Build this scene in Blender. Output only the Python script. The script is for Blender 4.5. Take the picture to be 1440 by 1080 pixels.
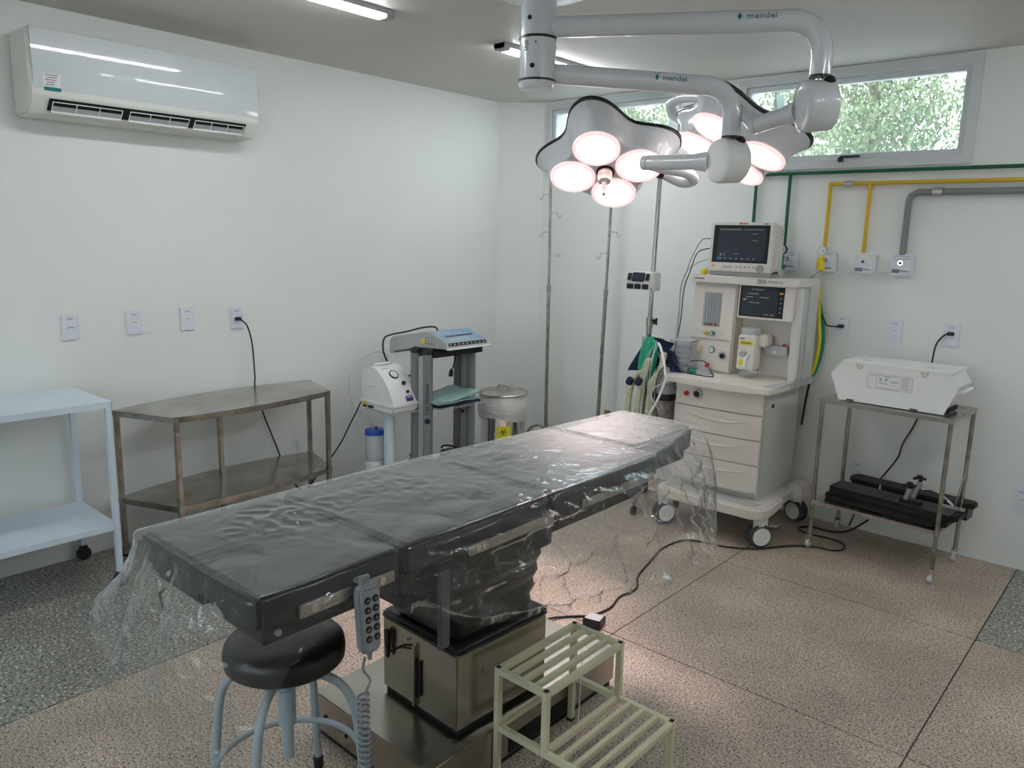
import bpy, bmesh, math, random
from mathutils import Vector, Matrix, Euler, noise
random.seed(7)
PI = math.pi
for o in list(bpy.data.objects):
    bpy.data.objects.remove(o, do_unlink=True)
SC = bpy.context.scene
COL = SC.collection

# ------------------------------------------------------------------ camera
YAW, PITCH, ROLL, FPX = 0.718580630, 0.188726138, 0.0235339041, 1090.76
cy, sy, cp, sp = math.cos(YAW), math.sin(YAW), math.cos(PITCH), math.sin(PITCH)
fwd = Vector((-sy*cp, cy*cp, -sp)); rgt = Vector((cy, sy, 0)); upv = rgt.cross(fwd)
r2 = rgt*math.cos(ROLL) + upv*math.sin(ROLL)
u2 = -rgt*math.sin(ROLL) + upv*math.cos(ROLL)
cam = bpy.data.cameras.new('camera'); co = bpy.data.objects.new('camera', cam); COL.objects.link(co)
m = Matrix.Identity(4)
for i in range(3):
    m[i][0] = r2[i]; m[i][1] = u2[i]; m[i][2] = -fwd[i]
m[0][3], m[1][3], m[2][3] = 0, 0, 1.6
co.matrix_world = m
cam.sensor_width = 36.0; cam.lens = FPX/1440*36.0; cam.clip_start = 0.02
SC.camera = co

# ------------------------------------------------------------------ world (overcast sky), exposure
w = bpy.data.worlds.new('sky'); SC.world = w; w.use_nodes = True
nt = w.node_tree; bg = nt.nodes['Background']
tc = nt.nodes.new('ShaderNodeTexCoord'); sx = nt.nodes.new('ShaderNodeSeparateXYZ')
cr = nt.nodes.new('ShaderNodeValToRGB')
nt.links.new(tc.outputs['Generated'], sx.inputs[0]); nt.links.new(sx.outputs['Z'], cr.inputs[0])
cr.color_ramp.elements[0].position = 0.0; cr.color_ramp.elements[0].color = (0.80, 0.86, 0.90, 1)
cr.color_ramp.elements[1].position = 1.0; cr.color_ramp.elements[1].color = (0.62, 0.74, 0.92, 1)
nt.links.new(cr.outputs[0], bg.inputs[0]); bg.inputs[1].default_value = 2.6
SC.view_settings.view_transform = 'Standard'; SC.view_settings.look = 'None'
SC.view_settings.gamma = 1.0; SC.view_settings.use_curve_mapping = False
SC.view_settings.exposure = 1.57
SC.cycles.max_bounces = 10; SC.cycles.diffuse_bounces = 8; SC.cycles.glossy_bounces = 5
SC.cycles.transmission_bounces = 8; SC.cycles.transparent_max_bounces = 16
SC.cycles.use_denoising = True
SC.cycles.sample_clamp_indirect = 6.0
TUBE_STRENGTH = 14.5
LENS_STRENGTH = 2.6
SPOT_W = 42.0

# ------------------------------------------------------------------ materials
MATS = {}
def pbr(name, col, rough=0.5, metal=0.0, var=0.0, vscale=6.0, bump=0.0, bscale=40.0, coat=0.0, alpha=None,
        col2=None, trans=0.0, ior=1.45, emit=None, estr=0.0, rvar=0.0, stretch=None, sss=0.0):
    if name in MATS: return MATS[name]
    mt = bpy.data.materials.new(name); mt.use_nodes = True
    n = mt.node_tree; b = n.nodes['Principled BSDF']
    c4 = (col[0], col[1], col[2], 1)
    b.inputs['Base Color'].default_value = c4
    b.inputs['Roughness'].default_value = rough; b.inputs['Metallic'].default_value = metal
    b.inputs['Coat Weight'].default_value = coat; b.inputs['Coat Roughness'].default_value = 0.05
    b.inputs['Transmission Weight'].default_value = trans; b.inputs['IOR'].default_value = ior
    if emit: b.inputs['Emission Color'].default_value = (*emit, 1); b.inputs['Emission Strength'].default_value = estr
    t = n.nodes.new('ShaderNodeTexCoord'); src = t.outputs['Object']
    if stretch:
        mp = n.nodes.new('ShaderNodeMapping'); mp.inputs['Scale'].default_value = stretch
        n.links.new(src, mp.inputs[0]); src = mp.outputs[0]
    if var or rvar or col2:
        ns = n.nodes.new('ShaderNodeTexNoise'); ns.inputs['Scale'].default_value = vscale; ns.inputs['Detail'].default_value = 6
        n.links.new(src, ns.inputs['Vector'])
        if var or col2:
            mx = n.nodes.new('ShaderNodeMix'); mx.data_type = 'RGBA'
            c2 = col2 if col2 else tuple(max(0, c*(1-var)) for c in col)
            mx.inputs[6].default_value = c4; mx.inputs[7].default_value = (*c2, 1)
            rp = n.nodes.new('ShaderNodeValToRGB'); rp.color_ramp.elements[0].position = 0.38; rp.color_ramp.elements[1].position = 0.68
            n.links.new(ns.outputs['Fac'], rp.inputs[0]); n.links.new(rp.outputs[0], mx.inputs[0])
            n.links.new(mx.outputs[2], b.inputs['Base Color'])
        if rvar:
            mr = n.nodes.new('ShaderNodeMapRange'); mr.inputs[3].default_value = max(0.02, rough-rvar); mr.inputs[4].default_value = rough+rvar
            n.links.new(ns.outputs['Fac'], mr.inputs[0]); n.links.new(mr.outputs[0], b.inputs['Roughness'])
    if bump:
        nb = n.nodes.new('ShaderNodeTexNoise'); nb.inputs['Scale'].default_value = bscale; nb.inputs['Detail'].default_value = 4
        n.links.new(src, nb.inputs['Vector'])
        bp = n.nodes.new('ShaderNodeBump'); bp.inputs['Strength'].default_value = bump; bp.inputs['Distance'].default_value = 0.01
        n.links.new(nb.outputs['Fac'], bp.inputs['Height']); n.links.new(bp.outputs[0], b.inputs['Normal'])
    if alpha is not None: b.inputs['Alpha'].default_value = alpha
    MATS[name] = mt
    return mt

def terrazzo(name, base, c_dark, c_light, scale, contrast=1.0):
    mt = bpy.data.materials.new(name); mt.use_nodes = True; n = mt.node_tree; b = n.nodes['Principled BSDF']
    g = n.nodes.new('ShaderNodeNewGeometry'); src = g.outputs['Position']
    def vor(sc, pos, soft, off):
        mp = n.nodes.new('ShaderNodeMapping'); mp.inputs['Location'].default_value = (off, off*1.7, 0)
        n.links.new(src, mp.inputs[0])
        v = n.nodes.new('ShaderNodeTexNoise'); v.inputs['Scale'].default_value = sc; v.inputs['Detail'].default_value = 2; v.inputs['Roughness'].default_value = 0.55
        n.links.new(mp.outputs[0], v.inputs['Vector'])
        r = n.nodes.new('ShaderNodeValToRGB'); r.color_ramp.elements[0].position = pos; r.color_ramp.elements[1].position = pos+soft
        n.links.new(v.outputs['Fac'], r.inputs[0]); return r.outputs[0]
    def mix(f, a, bb):
        mx = n.nodes.new('ShaderNodeMix'); mx.data_type = 'RGBA'
        n.links.new(f, mx.inputs[0])
        for k, q in ((6, a), (7, bb)):
            if isinstance(q, tuple): mx.inputs[k].default_value = (*q, 1)
            else: n.links.new(q, mx.inputs[k])
        return mx.outputs[2]
    c = mix(vor(scale, 0.54, 0.05, 0.0), base, c_dark)
    c = mix(vor(scale*0.9, 0.57, 0.05, 5.3), c, c_light)
    c = mix(vor(scale*2.2, 0.62, 0.05, 2.1), c, c_dark)
    # worn patches
    ns = n.nodes.new('ShaderNodeTexNoise'); ns.inputs['Scale'].default_value = 2.3; ns.inputs['Detail'].default_value = 5
    n.links.new(src, ns.inputs['Vector'])
    rp = n.nodes.new('ShaderNodeValToRGB'); rp.color_ramp.elements[0].position = 0.42; rp.color_ramp.elements[0].color = (0.80, 0.80, 0.80, 1)
    rp.color_ramp.elements[1].position = 0.66; rp.color_ramp.elements[1].color = (1.06, 1.06, 1.06, 1)
    n.links.new(ns.outputs['Fac'], rp.inputs[0])
    ml = n.nodes.new('ShaderNodeMix'); ml.data_type = 'RGBA'; ml.blend_type = 'MULTIPLY'; ml.inputs[0].default_value = 1.0
    n.links.new(c, ml.inputs[6]); n.links.new(rp.outputs[0], ml.inputs[7])
    n.links.new(ml.outputs[2], b.inputs['Base Color'])
    mr = n.nodes.new('ShaderNodeMapRange'); mr.inputs[3].default_value = 0.42; mr.inputs[4].default_value = 0.68
    n.links.new(ns.outputs['Fac'], mr.inputs[0]); n.links.new(mr.outputs[0], b.inputs['Roughness'])
    b.inputs['Specular IOR Level'].default_value = 0.45
    return mt

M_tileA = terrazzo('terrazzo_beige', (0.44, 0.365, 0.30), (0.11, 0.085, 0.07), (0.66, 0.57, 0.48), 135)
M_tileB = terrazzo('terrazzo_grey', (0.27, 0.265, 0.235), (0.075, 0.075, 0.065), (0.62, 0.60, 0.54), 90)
M_joint = pbr('joint_black', (0.02, 0.02, 0.02), 0.6)
M_wall = pbr('wall_paint', (0.755, 0.768, 0.748), 0.62, var=0.05, vscale=1.1, bump=0.12, bscale=7)
M_ceil = pbr('ceiling_paint', (0.60, 0.58, 0.545), 0.6, var=0.05, vscale=0.9)
M_trim = pbr('trim_paint', (0.60, 0.63, 0.645), 0.4)
M_white = pbr('white_plastic', (0.74, 0.75, 0.74), 0.3)
M_plate = pbr('plate_plastic', (0.68, 0.70, 0.77), 0.35)
M_ac = pbr('ac_gloss', (0.60, 0.63, 0.645), 0.06, coat=0.7)
M_acside = pbr('ac_side', (0.70, 0.71, 0.66), 0.4)
M_black = pbr('black_plastic', (0.012, 0.012, 0.013), 0.35)
M_rubber = pbr('black_rubber', (0.02, 0.02, 0.02), 0.6)
M_dark = pbr('dark_void', (0.01, 0.01, 0.01), 0.8)
M_chrome = pbr('chrome', (0.75, 0.74, 0.72), 0.12, 1.0)
M_steel = pbr('brushed_steel', (0.50, 0.48, 0.45), 0.28, 1.0, var=0.25, vscale=5, rvar=0.08)
M_steelb = pbr('base_steel', (0.47, 0.445, 0.40), 0.26, 1.0, var=0.3, vscale=3, rvar=0.08)
M_tsteel = pbr('tarnished_steel', (0.50, 0.48, 0.45), 0.24, 1.0, col2=(0.34, 0.315, 0.28), vscale=5, rvar=0.1)
M_tleg = pbr('tarnished_leg', (0.45, 0.43, 0.395), 0.28, 1.0, col2=(0.27, 0.245, 0.21), vscale=14)
M_wpaint = pbr('white_enamel', (0.60, 0.68, 0.76), 0.35, var=0.04, vscale=3)
M_lampw = pbr('lamp_white', (0.60, 0.62, 0.65), 0.22, coat=0.4)
M_lampr = pbr('lamp_ring', (0.70, 0.55, 0.54), 0.3)
M_lring = pbr('lens_ring_glow', (0.8, 0.6, 0.6), 0.3, emit=(1.0, 0.62, 0.62), estr=0.30)  # faint emission stands in for lens light caught by the plastic ring
M_lens = pbr('lamp_lens', (0.9, 0.85, 0.82), 0.3, emit=(1.0, 0.90, 0.86), estr=LENS_STRENGTH)
M_tube = pbr('tube_diffuser', (0.9, 0.9, 0.9), 0.4, emit=(0.93, 0.97, 1.0), estr=TUBE_STRENGTH)
M_beige = pbr('machine_beige', (0.66, 0.62, 0.575), 0.38)
M_beige2 = pbr('machine_side', (0.58, 0.585, 0.555), 0.42)
M_grey = pbr('machine_grey', (0.30, 0.31, 0.32), 0.45)
M_dgrey = pbr('dark_grey', (0.075, 0.08, 0.085), 0.5)
M_mgrey = pbr('light_grey', (0.42, 0.43, 0.44), 0.4)
M_alu = pbr('aluminium', (0.55, 0.56, 0.56), 0.35, 0.9)
M_screen = pbr('screen_glass', (0.028, 0.036, 0.052), 0.16, coat=0.4)
M_scr2 = pbr('screen_text', (0.25, 0.30, 0.36), 0.4)
M_bezel = pbr('screen_bezel', (0.012, 0.014, 0.016), 0.2)
M_green = pbr('pipe_green', (0.0, 0.10, 0.045), 0.35)
M_yel = pbr('pipe_yellow', (0.62, 0.40, 0.02), 0.38)
M_pgrey = pbr('pipe_grey', (0.20, 0.21, 0.21), 0.4)
M_navy = pbr('navy_print', (0.01, 0.01, 0.05), 0.5)
M_navyc = pbr('navy_cloth', (0.008, 0.018, 0.055), 0.75, bump=0.3, bscale=60)
M_vinyl = pbr('black_vinyl', (0.016, 0.021, 0.021), 0.42, bump=0.08, bscale=25)
M_board = pbr('board_vinyl', (0.006, 0.0065, 0.0065), 0.5)
M_bellow = pbr('black_bellows', (0.010, 0.011, 0.011), 0.45)
M_seat = pbr('stool_vinyl', (0.010, 0.010, 0.011), 0.35)
M_bluegrey = pbr('stool_paint', (0.30, 0.36, 0.40), 0.4)
M_cream = pbr('cream_paint', (0.62, 0.60, 0.42), 0.40, col2=(0.53, 0.51, 0.35), vscale=8)
M_remote = pbr('remote_grey', (0.20, 0.215, 0.23), 0.42)
M_remotef = pbr('remote_face', (0.27, 0.28, 0.30), 0.4)
M_rackg = pbr('rack_grey', (0.185, 0.195, 0.195), 0.42)
M_rackd = pbr('device_grey', (0.42, 0.43, 0.42), 0.45)
M_caps = pbr('blue_cap', (0.01, 0.07, 0.42), 0.35)
M_jar = pbr('jar_plastic', (0.62, 0.66, 0.68), 0.35, alpha=0.55)
M_bag = pbr('bin_bag', (0.60, 0.60, 0.58), 0.35, bump=0.8, bscale=22, stretch=(1, 1, 2.5))
M_yl = pbr('yellow_label', (0.70, 0.62, 0.02), 0.5)
M_teal = pbr('teal_rubber', (0.02, 0.36, 0.22), 0.45, bump=0.2, bscale=30)
M_hose = pbr('hose_beige', (0.52, 0.52, 0.38), 0.4)
M_canister = pbr('canister', (0.33, 0.27, 0.27), 0.3, col2=(0.16, 0.13, 0.13), vscale=30, coat=0.3)
M_clear = pbr('clear_plastic', (0.55, 0.58, 0.62), 0.15, alpha=0.3)
M_ltube = pbr('tubing', (0.62, 0.64, 0.62), 0.35, alpha=0.8)
M_paper = pbr('paper_white', (0.72, 0.72, 0.72), 0.7)
M_pgreen = pbr('pouch_green', (0.30, 0.48, 0.46), 0.45)
M_purple = pbr('purple_print', (0.05, 0.03, 0.22), 0.5)
M_greyteal = pbr('grey_teal_print', (0.10, 0.20, 0.22), 0.5)
M_tealp = pbr('teal_print', (0.0, 0.16, 0.17), 0.5)
M_red = pbr('red_part', (0.45, 0.02, 0.02), 0.4)
M_print = pbr('grey_print', (0.12, 0.12, 0.13), 0.6)
M_orange = pbr('orange_key', (0.8, 0.35, 0.03), 0.5)
M_blueprint = pbr('blue_panel', (0.17, 0.28, 0.42), 0.4, col2=(0.33, 0.42, 0.45), vscale=12)
M_grn2 = pbr('valve_green', (0.0, 0.22, 0.10), 0.35)
M_yel2 = pbr('valve_yellow', (0.72, 0.58, 0.02), 0.35)
M_leaf = pbr('leaf', (0.11, 0.16, 0.065), 0.6, col2=(0.27, 0.31, 0.15), vscale=1.6)
M_bark = pbr('bark', (0.16, 0.11, 0.07), 0.9)
M_ground = pbr('outside_paving', (0.45, 0.43, 0.39), 0.9)
M_house = pbr('house_wall', (0.78, 0.80, 0.86), 0.8)
M_wood = pbr('brown_wood', (0.30, 0.16, 0.08), 0.6)
M_louver = pbr('louver_glass', (0.30, 0.42, 0.36), 0.2)

def glass_mat(name, tint, refl=0.06, haze=0.0, hazecol=(0.8, 0.9, 0.9)):
    mt = bpy.data.materials.new(name); mt.use_nodes = True; n = mt.node_tree
    for x in list(n.nodes): n.nodes.remove(x)
    out = n.nodes.new('ShaderNodeOutputMaterial')
    tr = n.nodes.new('ShaderNodeBsdfTransparent'); tr.inputs[0].default_value = (*tint, 1)
    gl = n.nodes.new('ShaderNodeBsdfGlossy'); gl.inputs['Roughness'].default_value = 0.02
    df = n.nodes.new('ShaderNodeBsdfDiffuse'); df.inputs[0].default_value = (*hazecol, 1)
    fr = n.nodes.new('ShaderNodeFresnel'); fr.inputs[0].default_value = 1.5
    gb = n.nodes.new('ShaderNodeNewGeometry'); ib = n.nodes.new('ShaderNodeMapRange'); ib.inputs[3].default_value = 1.5; ib.inputs[4].default_value = 1/1.5
    n.links.new(gb.outputs['Backfacing'], ib.inputs[0]); n.links.new(ib.outputs[0], fr.inputs[0])
    m1 = n.nodes.new('ShaderNodeMixShader'); m2 = n.nodes.new('ShaderNodeMixShader')
    n.links.new(fr.outputs[0], m1.inputs[0]); n.links.new(tr.outputs[0], m1.inputs[1]); n.links.new(gl.outputs[0], m1.inputs[2])
    m2.inputs[0].default_value = haze
    n.links.new(m1.outputs[0], m2.inputs[1]); n.links.new(df.outputs[0], m2.inputs[2]); n.links.new(m2.outputs[0], out.inputs[0])
    MATS[name] = mt
    return mt
M_glass = glass_mat('window_glass', (0.92, 0.96, 0.95), haze=0.16)

def film_mat():
    mt = bpy.data.materials.new('clear_film'); mt.use_nodes = True; n = mt.node_tree
    for x in list(n.nodes): n.nodes.remove(x)
    out = n.nodes.new('ShaderNodeOutputMaterial')
    tr = n.nodes.new('ShaderNodeBsdfTransparent'); tr.inputs[0].default_value = (0.985, 0.988, 0.988, 1)
    gl = n.nodes.new('ShaderNodeBsdfGlossy'); gl.inputs['Roughness'].default_value = 0.035
    gl2 = n.nodes.new('ShaderNodeBsdfGlossy'); gl2.inputs['Roughness'].default_value = 0.30
    df = n.nodes.new('ShaderNodeBsdfDiffuse'); df.inputs[0].default_value = (0.75, 0.80, 0.80, 1)
    tl = n.nodes.new('ShaderNodeBsdfTranslucent'); tl.inputs[0].default_value = (0.75, 0.78, 0.78, 1)
    tc = n.nodes.new('ShaderNodeTexCoord')
    nb = n.nodes.new('ShaderNodeTexNoise'); nb.inputs['Scale'].default_value = 13; nb.inputs['Detail'].default_value = 3
    nb.inputs['Distortion'].default_value = 0.6
    n.links.new(tc.outputs['Object'], nb.inputs['Vector'])
    bp = n.nodes.new('ShaderNodeBump'); bp.inputs['Strength'].default_value = 0.36; bp.inputs['Distance'].default_value = 0.02
    dn = n.nodes.new('ShaderNodeTexNoise'); dn.inputs['Scale'].default_value = 4; dn.inputs['Detail'].default_value = 2
    n.links.new(tc.outputs['Object'], dn.inputs['Vector'])
    va = n.nodes.new('ShaderNodeVectorMath'); va.operation = 'MULTIPLY_ADD'; va.inputs[1].default_value = (0.35, 0.35, 0.35)
    n.links.new(dn.outputs['Color'], va.inputs[0]); n.links.new(tc.outputs['Object'], va.inputs[2])
    vo = n.nodes.new('ShaderNodeTexVoronoi'); vo.inputs['Scale'].default_value = 17
    n.links.new(va.outputs[0], vo.inputs['Vector'])
    mk = n.nodes.new('ShaderNodeTexNoise'); mk.inputs['Scale'].default_value = 2.2; n.links.new(tc.outputs['Object'], mk.inputs['Vector'])
    mr_ = n.nodes.new('ShaderNodeMapRange'); mr_.inputs[1].default_value = 0.45; mr_.inputs[2].default_value = 0.65; mr_.inputs[3].default_value = 0.04; mr_.inputs[4].default_value = 0.55
    n.links.new(mk.outputs['Fac'], mr_.inputs[0])
    mv = n.nodes.new('ShaderNodeMath'); mv.operation = 'MULTIPLY'
    n.links.new(vo.outputs['Distance'], mv.inputs[0]); n.links.new(mr_.outputs[0], mv.inputs[1])
    ad = n.nodes.new('ShaderNodeMath'); ad.operation = 'ADD'
    n.links.new(nb.outputs['Fac'], ad.inputs[0]); n.links.new(mv.outputs[0], ad.inputs[1])
    n.links.new(ad.outputs[0], bp.inputs['Height'])
    # the sheet lies taut on top of the near half, looser at the head end and down the sides
    ge = n.nodes.new('ShaderNodeNewGeometry'); s1 = n.nodes.new('ShaderNodeSeparateXYZ'); n.links.new(ge.outputs['True Normal'], s1.inputs[0])
    s2 = n.nodes.new('ShaderNodeSeparateXYZ'); n.links.new(tc.outputs['Object'], s2.inputs[0])
    ab_ = n.nodes.new('ShaderNodeMath'); ab_.operation = 'ABSOLUTE'; n.links.new(s1.outputs['Z'], ab_.inputs[0])
    m4 = n.nodes.new('ShaderNodeMapRange'); m4.inputs[1].default_value = 0.5; m4.inputs[2].default_value = 0.95; m4.inputs[3].default_value = 1.0; m4.inputs[4].default_value = 0.0
    n.links.new(ab_.outputs[0], m4.inputs[0])
    m5 = n.nodes.new('ShaderNodeMapRange'); m5.inputs[1].default_value = 1.5; m5.inputs[2].default_value = 2.3; m5.inputs[3].default_value = 0.22; m5.inputs[4].default_value = 0.85
    n.links.new(s2.outputs['Y'], m5.inputs[0])
    m6 = n.nodes.new('ShaderNodeMath'); m6.operation = 'MAXIMUM'; n.links.new(m4.outputs[0], m6.inputs[0]); n.links.new(m5.outputs[0], m6.inputs[1])
    m7 = n.nodes.new('ShaderNodeMath'); m7.operation = 'MULTIPLY'; m7.inputs[1].default_value = 0.55; n.links.new(m6.outputs[0], m7.inputs[0])
    n.links.new(m7.outputs[0], bp.inputs['Strength'])
    fr = n.nodes.new('ShaderNodeFresnel'); fr.inputs[0].default_value = 1.52
    gb = n.nodes.new('ShaderNodeNewGeometry'); ib = n.nodes.new('ShaderNodeMapRange'); ib.inputs[3].default_value = 1.52; ib.inputs[4].default_value = 1/1.52
    n.links.new(gb.outputs['Backfacing'], ib.inputs[0]); n.links.new(ib.outputs[0], fr.inputs[0])
    n.links.new(bp.outputs[0], fr.inputs['Normal']); n.links.new(bp.outputs[0], gl.inputs['Normal'])
    fp_ = n.nodes.new('ShaderNodeMath'); fp_.operation = 'POWER'; fp_.inputs[1].default_value = 1.35
    n.links.new(fr.outputs[0], fp_.inputs[0])
    ml = n.nodes.new('ShaderNodeMath'); ml.operation = 'MULTIPLY'; ml.inputs[1].default_value = 2.7; ml.use_clamp = True
    n.links.new(fp_.outputs[0], ml.inputs[0])
    gm = n.nodes.new('ShaderNodeMixShader'); gm.inputs[0].default_value = 0.18
    n.links.new(gl.outputs[0], gm.inputs[1]); n.links.new(gl2.outputs[0], gm.inputs[2])
    m1 = n.nodes.new('ShaderNodeMixShader')
    n.links.new(ml.outputs[0], m1.inputs[0]); n.links.new(tr.outputs[0], m1.inputs[1]); n.links.new(gm.outputs[0], m1.inputs[2])
    m3 = n.nodes.new('ShaderNodeMixShader'); m3.inputs[0].default_value = 0.22
    n.links.new(df.outputs[0], m3.inputs[1]); n.links.new(tl.outputs[0], m3.inputs[2])
    m2 = n.nodes.new('ShaderNodeMixShader')
    lw = n.nodes.new('ShaderNodeLayerWeight'); lw.inputs[0].default_value = 0.5
    pw = n.nodes.new('ShaderNodeMath'); pw.operation = 'POWER'; pw.inputs[1].default_value = 4.0
    n.links.new(lw.outputs['Facing'], pw.inputs[0])
    ma = n.nodes.new('ShaderNodeMath'); ma.operation = 'MULTIPLY_ADD'; ma.inputs[1].default_value = 0.20; ma.inputs[2].default_value = 0.012
    n.links.new(pw.outputs[0], ma.inputs[0]); n.links.new(ma.outputs[0], m2.inputs[0])
    n.links.new(m1.outputs[0], m2.inputs[1]); n.links.new(m3.outputs[0], m2.inputs[2])
    n.links.new(m2.outputs[0], out.inputs[0])
    return mt
M_film = film_mat()

# ------------------------------------------------------------------ mesh helpers
WL = {}
class MB:
    def __init__(s): s.bm = bmesh.new()
    def _bev(s, vs, b, seg=2):
        if b > 0:
            es = set()
            for v in vs:
                for e in v.link_edges: es.add(e)
            bmesh.ops.bevel(s.bm, geom=list(es), offset=b, segments=seg, affect='EDGES', clamp_overlap=True)
    def box(s, a, b, bev=0.0, rz=0.0, rot=None, seg=2):
        c = Vector([(a[i]+b[i])/2 for i in range(3)]); d = [abs(b[i]-a[i]) for i in range(3)]
        M = Matrix.Translation(c) @ (rot.to_matrix().to_4x4() if rot else Matrix.Rotation(rz, 4, 'Z')) @ Matrix.Diagonal((*d, 1))
        r = bmesh.ops.create_cube(s.bm, size=1.0, matrix=M); s._bev(r['verts'], bev, seg); return s
    def cyl(s, p0, p1, r0, r1=None, n=20, cap=True, bev=0.0):
        p0 = Vector(p0); p1 = Vector(p1); r1 = r0 if r1 is None else r1; d = p1-p0
        q = d.to_track_quat('Z', 'Y').to_matrix().to_4x4()
        M = Matrix.Translation((p0+p1)/2) @ q
        r = bmesh.ops.create_cone(s.bm, cap_ends=cap, cap_tris=False, segments=n, radius1=r0, radius2=r1, depth=d.length, matrix=M)
        if bev > 0:
            es = [e for e in set(e for v in r['verts'] for e in v.link_edges) if any(len(f.verts) > 4 for f in e.link_faces)]
            bmesh.ops.bevel(s.bm, geom=es, offset=bev, segments=2, affect='EDGES', clamp_overlap=True)
        return s
    def sph(s, c, r, sc=(1, 1, 1), u=16, v=10, rot=None):
        M = Matrix.Translation(c) @ (rot.to_matrix().to_4x4() if rot else Matrix.Identity(4)) @ Matrix.Diagonal((*sc, 1))
        bmesh.ops.create_uvsphere(s.bm, u_segments=u, v_segments=v, radius=r, matrix=M); return s
    def tube(s, pts, r, n=10, closed=False, smooth=0, rib=0.0, ribn=1, cap=True):
        P = [Vector(p) for p in pts]
        if smooth: P = catmull(P, smooth, closed)
        N = len(P); prev = None; rings = []
        for i in range(N):
            if closed: t = P[(i+1) % N]-P[i-1]
            else: t = P[min(i+1, N-1)]-P[max(i-1, 0)]
            t.normalize()
            if prev is None:
                a = Vector((0, 0, 1)) if abs(t.z) < 0.9 else Vector((1, 0, 0))
                u = t.cross(a).normalized()
            else:
                u = (prev - t*prev.dot(t)).normalized()
            prev = u; v = t.cross(u)
            rr = r[i*len(r)//N] if isinstance(r, (list, tuple)) else r
            if rib: rr = rr*(1 + rib*(1 if (i//ribn) % 2 else -1))
            rings.append([s.bm.verts.new(P[i]+(u*math.cos(2*PI*k/n)+v*math.sin(2*PI*k/n))*rr) for k in range(n)])
        R = range(N) if closed else range(N-1)
        for i in R:
            A, B = rings[i], rings[(i+1) % N]
            for k in range(n): s.bm.faces.new((A[k], A[(k+1) % n], B[(k+1) % n], B[k]))
        if cap and not closed:
            s.bm.faces.new(list(reversed(rings[0]))); s.bm.faces.new(rings[-1])
        return s
    def lathe(s, prof, c, n=32, axis=None, cap=True):
        c = Vector(c); Mx = Matrix.Identity(3)
        if axis is not None: Mx = Vector(axis).to_track_quat('Z', 'Y').to_matrix()
        rings = []
        for r, z in prof:
            rings.append([s.bm.verts.new(c + Mx @ Vector((max(r, 1e-4)*math.cos(2*PI*k/n), max(r, 1e-4)*math.sin(2*PI*k/n), z))) for k in range(n)])
        for A, B in zip(rings, rings[1:]):
            for k in range(n): s.bm.faces.new((A[k], A[(k+1) % n], B[(k+1) % n], B[k]))
        if cap:
            s.bm.faces.new(list(reversed(rings[0]))); s.bm.faces.new(rings[-1])
        return s
    def prism(s, poly, lo, hi, axis='z', bev=0.0, seg=2):
        def P(a, b, h):
            return {'z': (a, b, h), 'y': (a, h, b), 'x': (h, a, b)}[axis]
        A = [s.bm.verts.new(P(a, b, lo)) for a, b in poly]; B = [s.bm.verts.new(P(a, b, hi)) for a, b in poly]
        s.bm.faces.new(list(reversed(A))); s.bm.faces.new(B); n = len(A)
        for k in range(n): s.bm.faces.new((A[k], A[(k+1) % n], B[(k+1) % n], B[k]))
        s._bev(A+B, bev, seg); return s
    def quad(s, a, b, c, d):
        s.bm.faces.new([s.bm.verts.new(q) for q in (a, b, c, d)]); return s
    def build(s, name, mat, parent=None, ang=40, label=None, kind=None, xf=None):
        if xf is not None: s.bm.transform(xf)
        if parent is not None and parent in WL:
            s.bm.transform(Matrix.Translation(-WL[parent]))
        bmesh.ops.recalc_face_normals(s.bm, faces=s.bm.faces[:])
        me = bpy.data.meshes.new(name); s.bm.to_mesh(me); s.bm.free()
        me.materials.append(mat)
        me.shade_smooth(); me.set_sharp_from_angle(angle=math.radians(ang))
        o = bpy.data.objects.new(name, me); COL.objects.link(o)
        if parent is not None: o.parent = parent; WL[o] = WL.get(parent, Vector((0, 0, 0)))
        else: WL[o] = Vector((0, 0, 0))
        if label: o['label'] = label
        if kind: o['kind'] = kind
        return o
def catmull(P, k, closed=False):
    out = []; N = len(P)
    for i in range(N if closed else N-1):
        p0 = P[(i-1) % N] if (closed or i > 0) else P[0]*2-P[1]
        p1 = P[i]; p2 = P[(i+1) % N]
        p3 = P[(i+2) % N] if (closed or i < N-2) else P[-1]*2-P[-2]
        for j in range(k):
            t = j/k
            out.append(0.5*((2*p1)+(p2-p0)*t+(2*p0-5*p1+4*p2-p3)*t*t+(-p0+3*p1-3*p2+p3)*t**3))
    if not closed: out.append(P[-1].copy())
    return out
def thing(name, label, cat, loc=(0, 0, 0), rz=0.0, group=None):
    o = bpy.data.objects.new(name, None); COL.objects.link(o); o.empty_display_size = 0.05
    o.location = loc; o.rotation_euler = (0, 0, rz); o['label'] = label; o['category'] = cat
    if group: o['group'] = group
    WL[o] = Vector(loc); return o
def tag(o, label, cat, group=None, kind=None):
    o['label'] = label; o['category'] = cat
    if group: o['group'] = group
    if kind: o['kind'] = kind
    return o
def tree_copy(o, parent=None):
    c = o.copy(); COL.objects.link(c); c.parent = parent
    for ch in list(o.children): tree_copy(ch, c)
    return c
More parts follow.
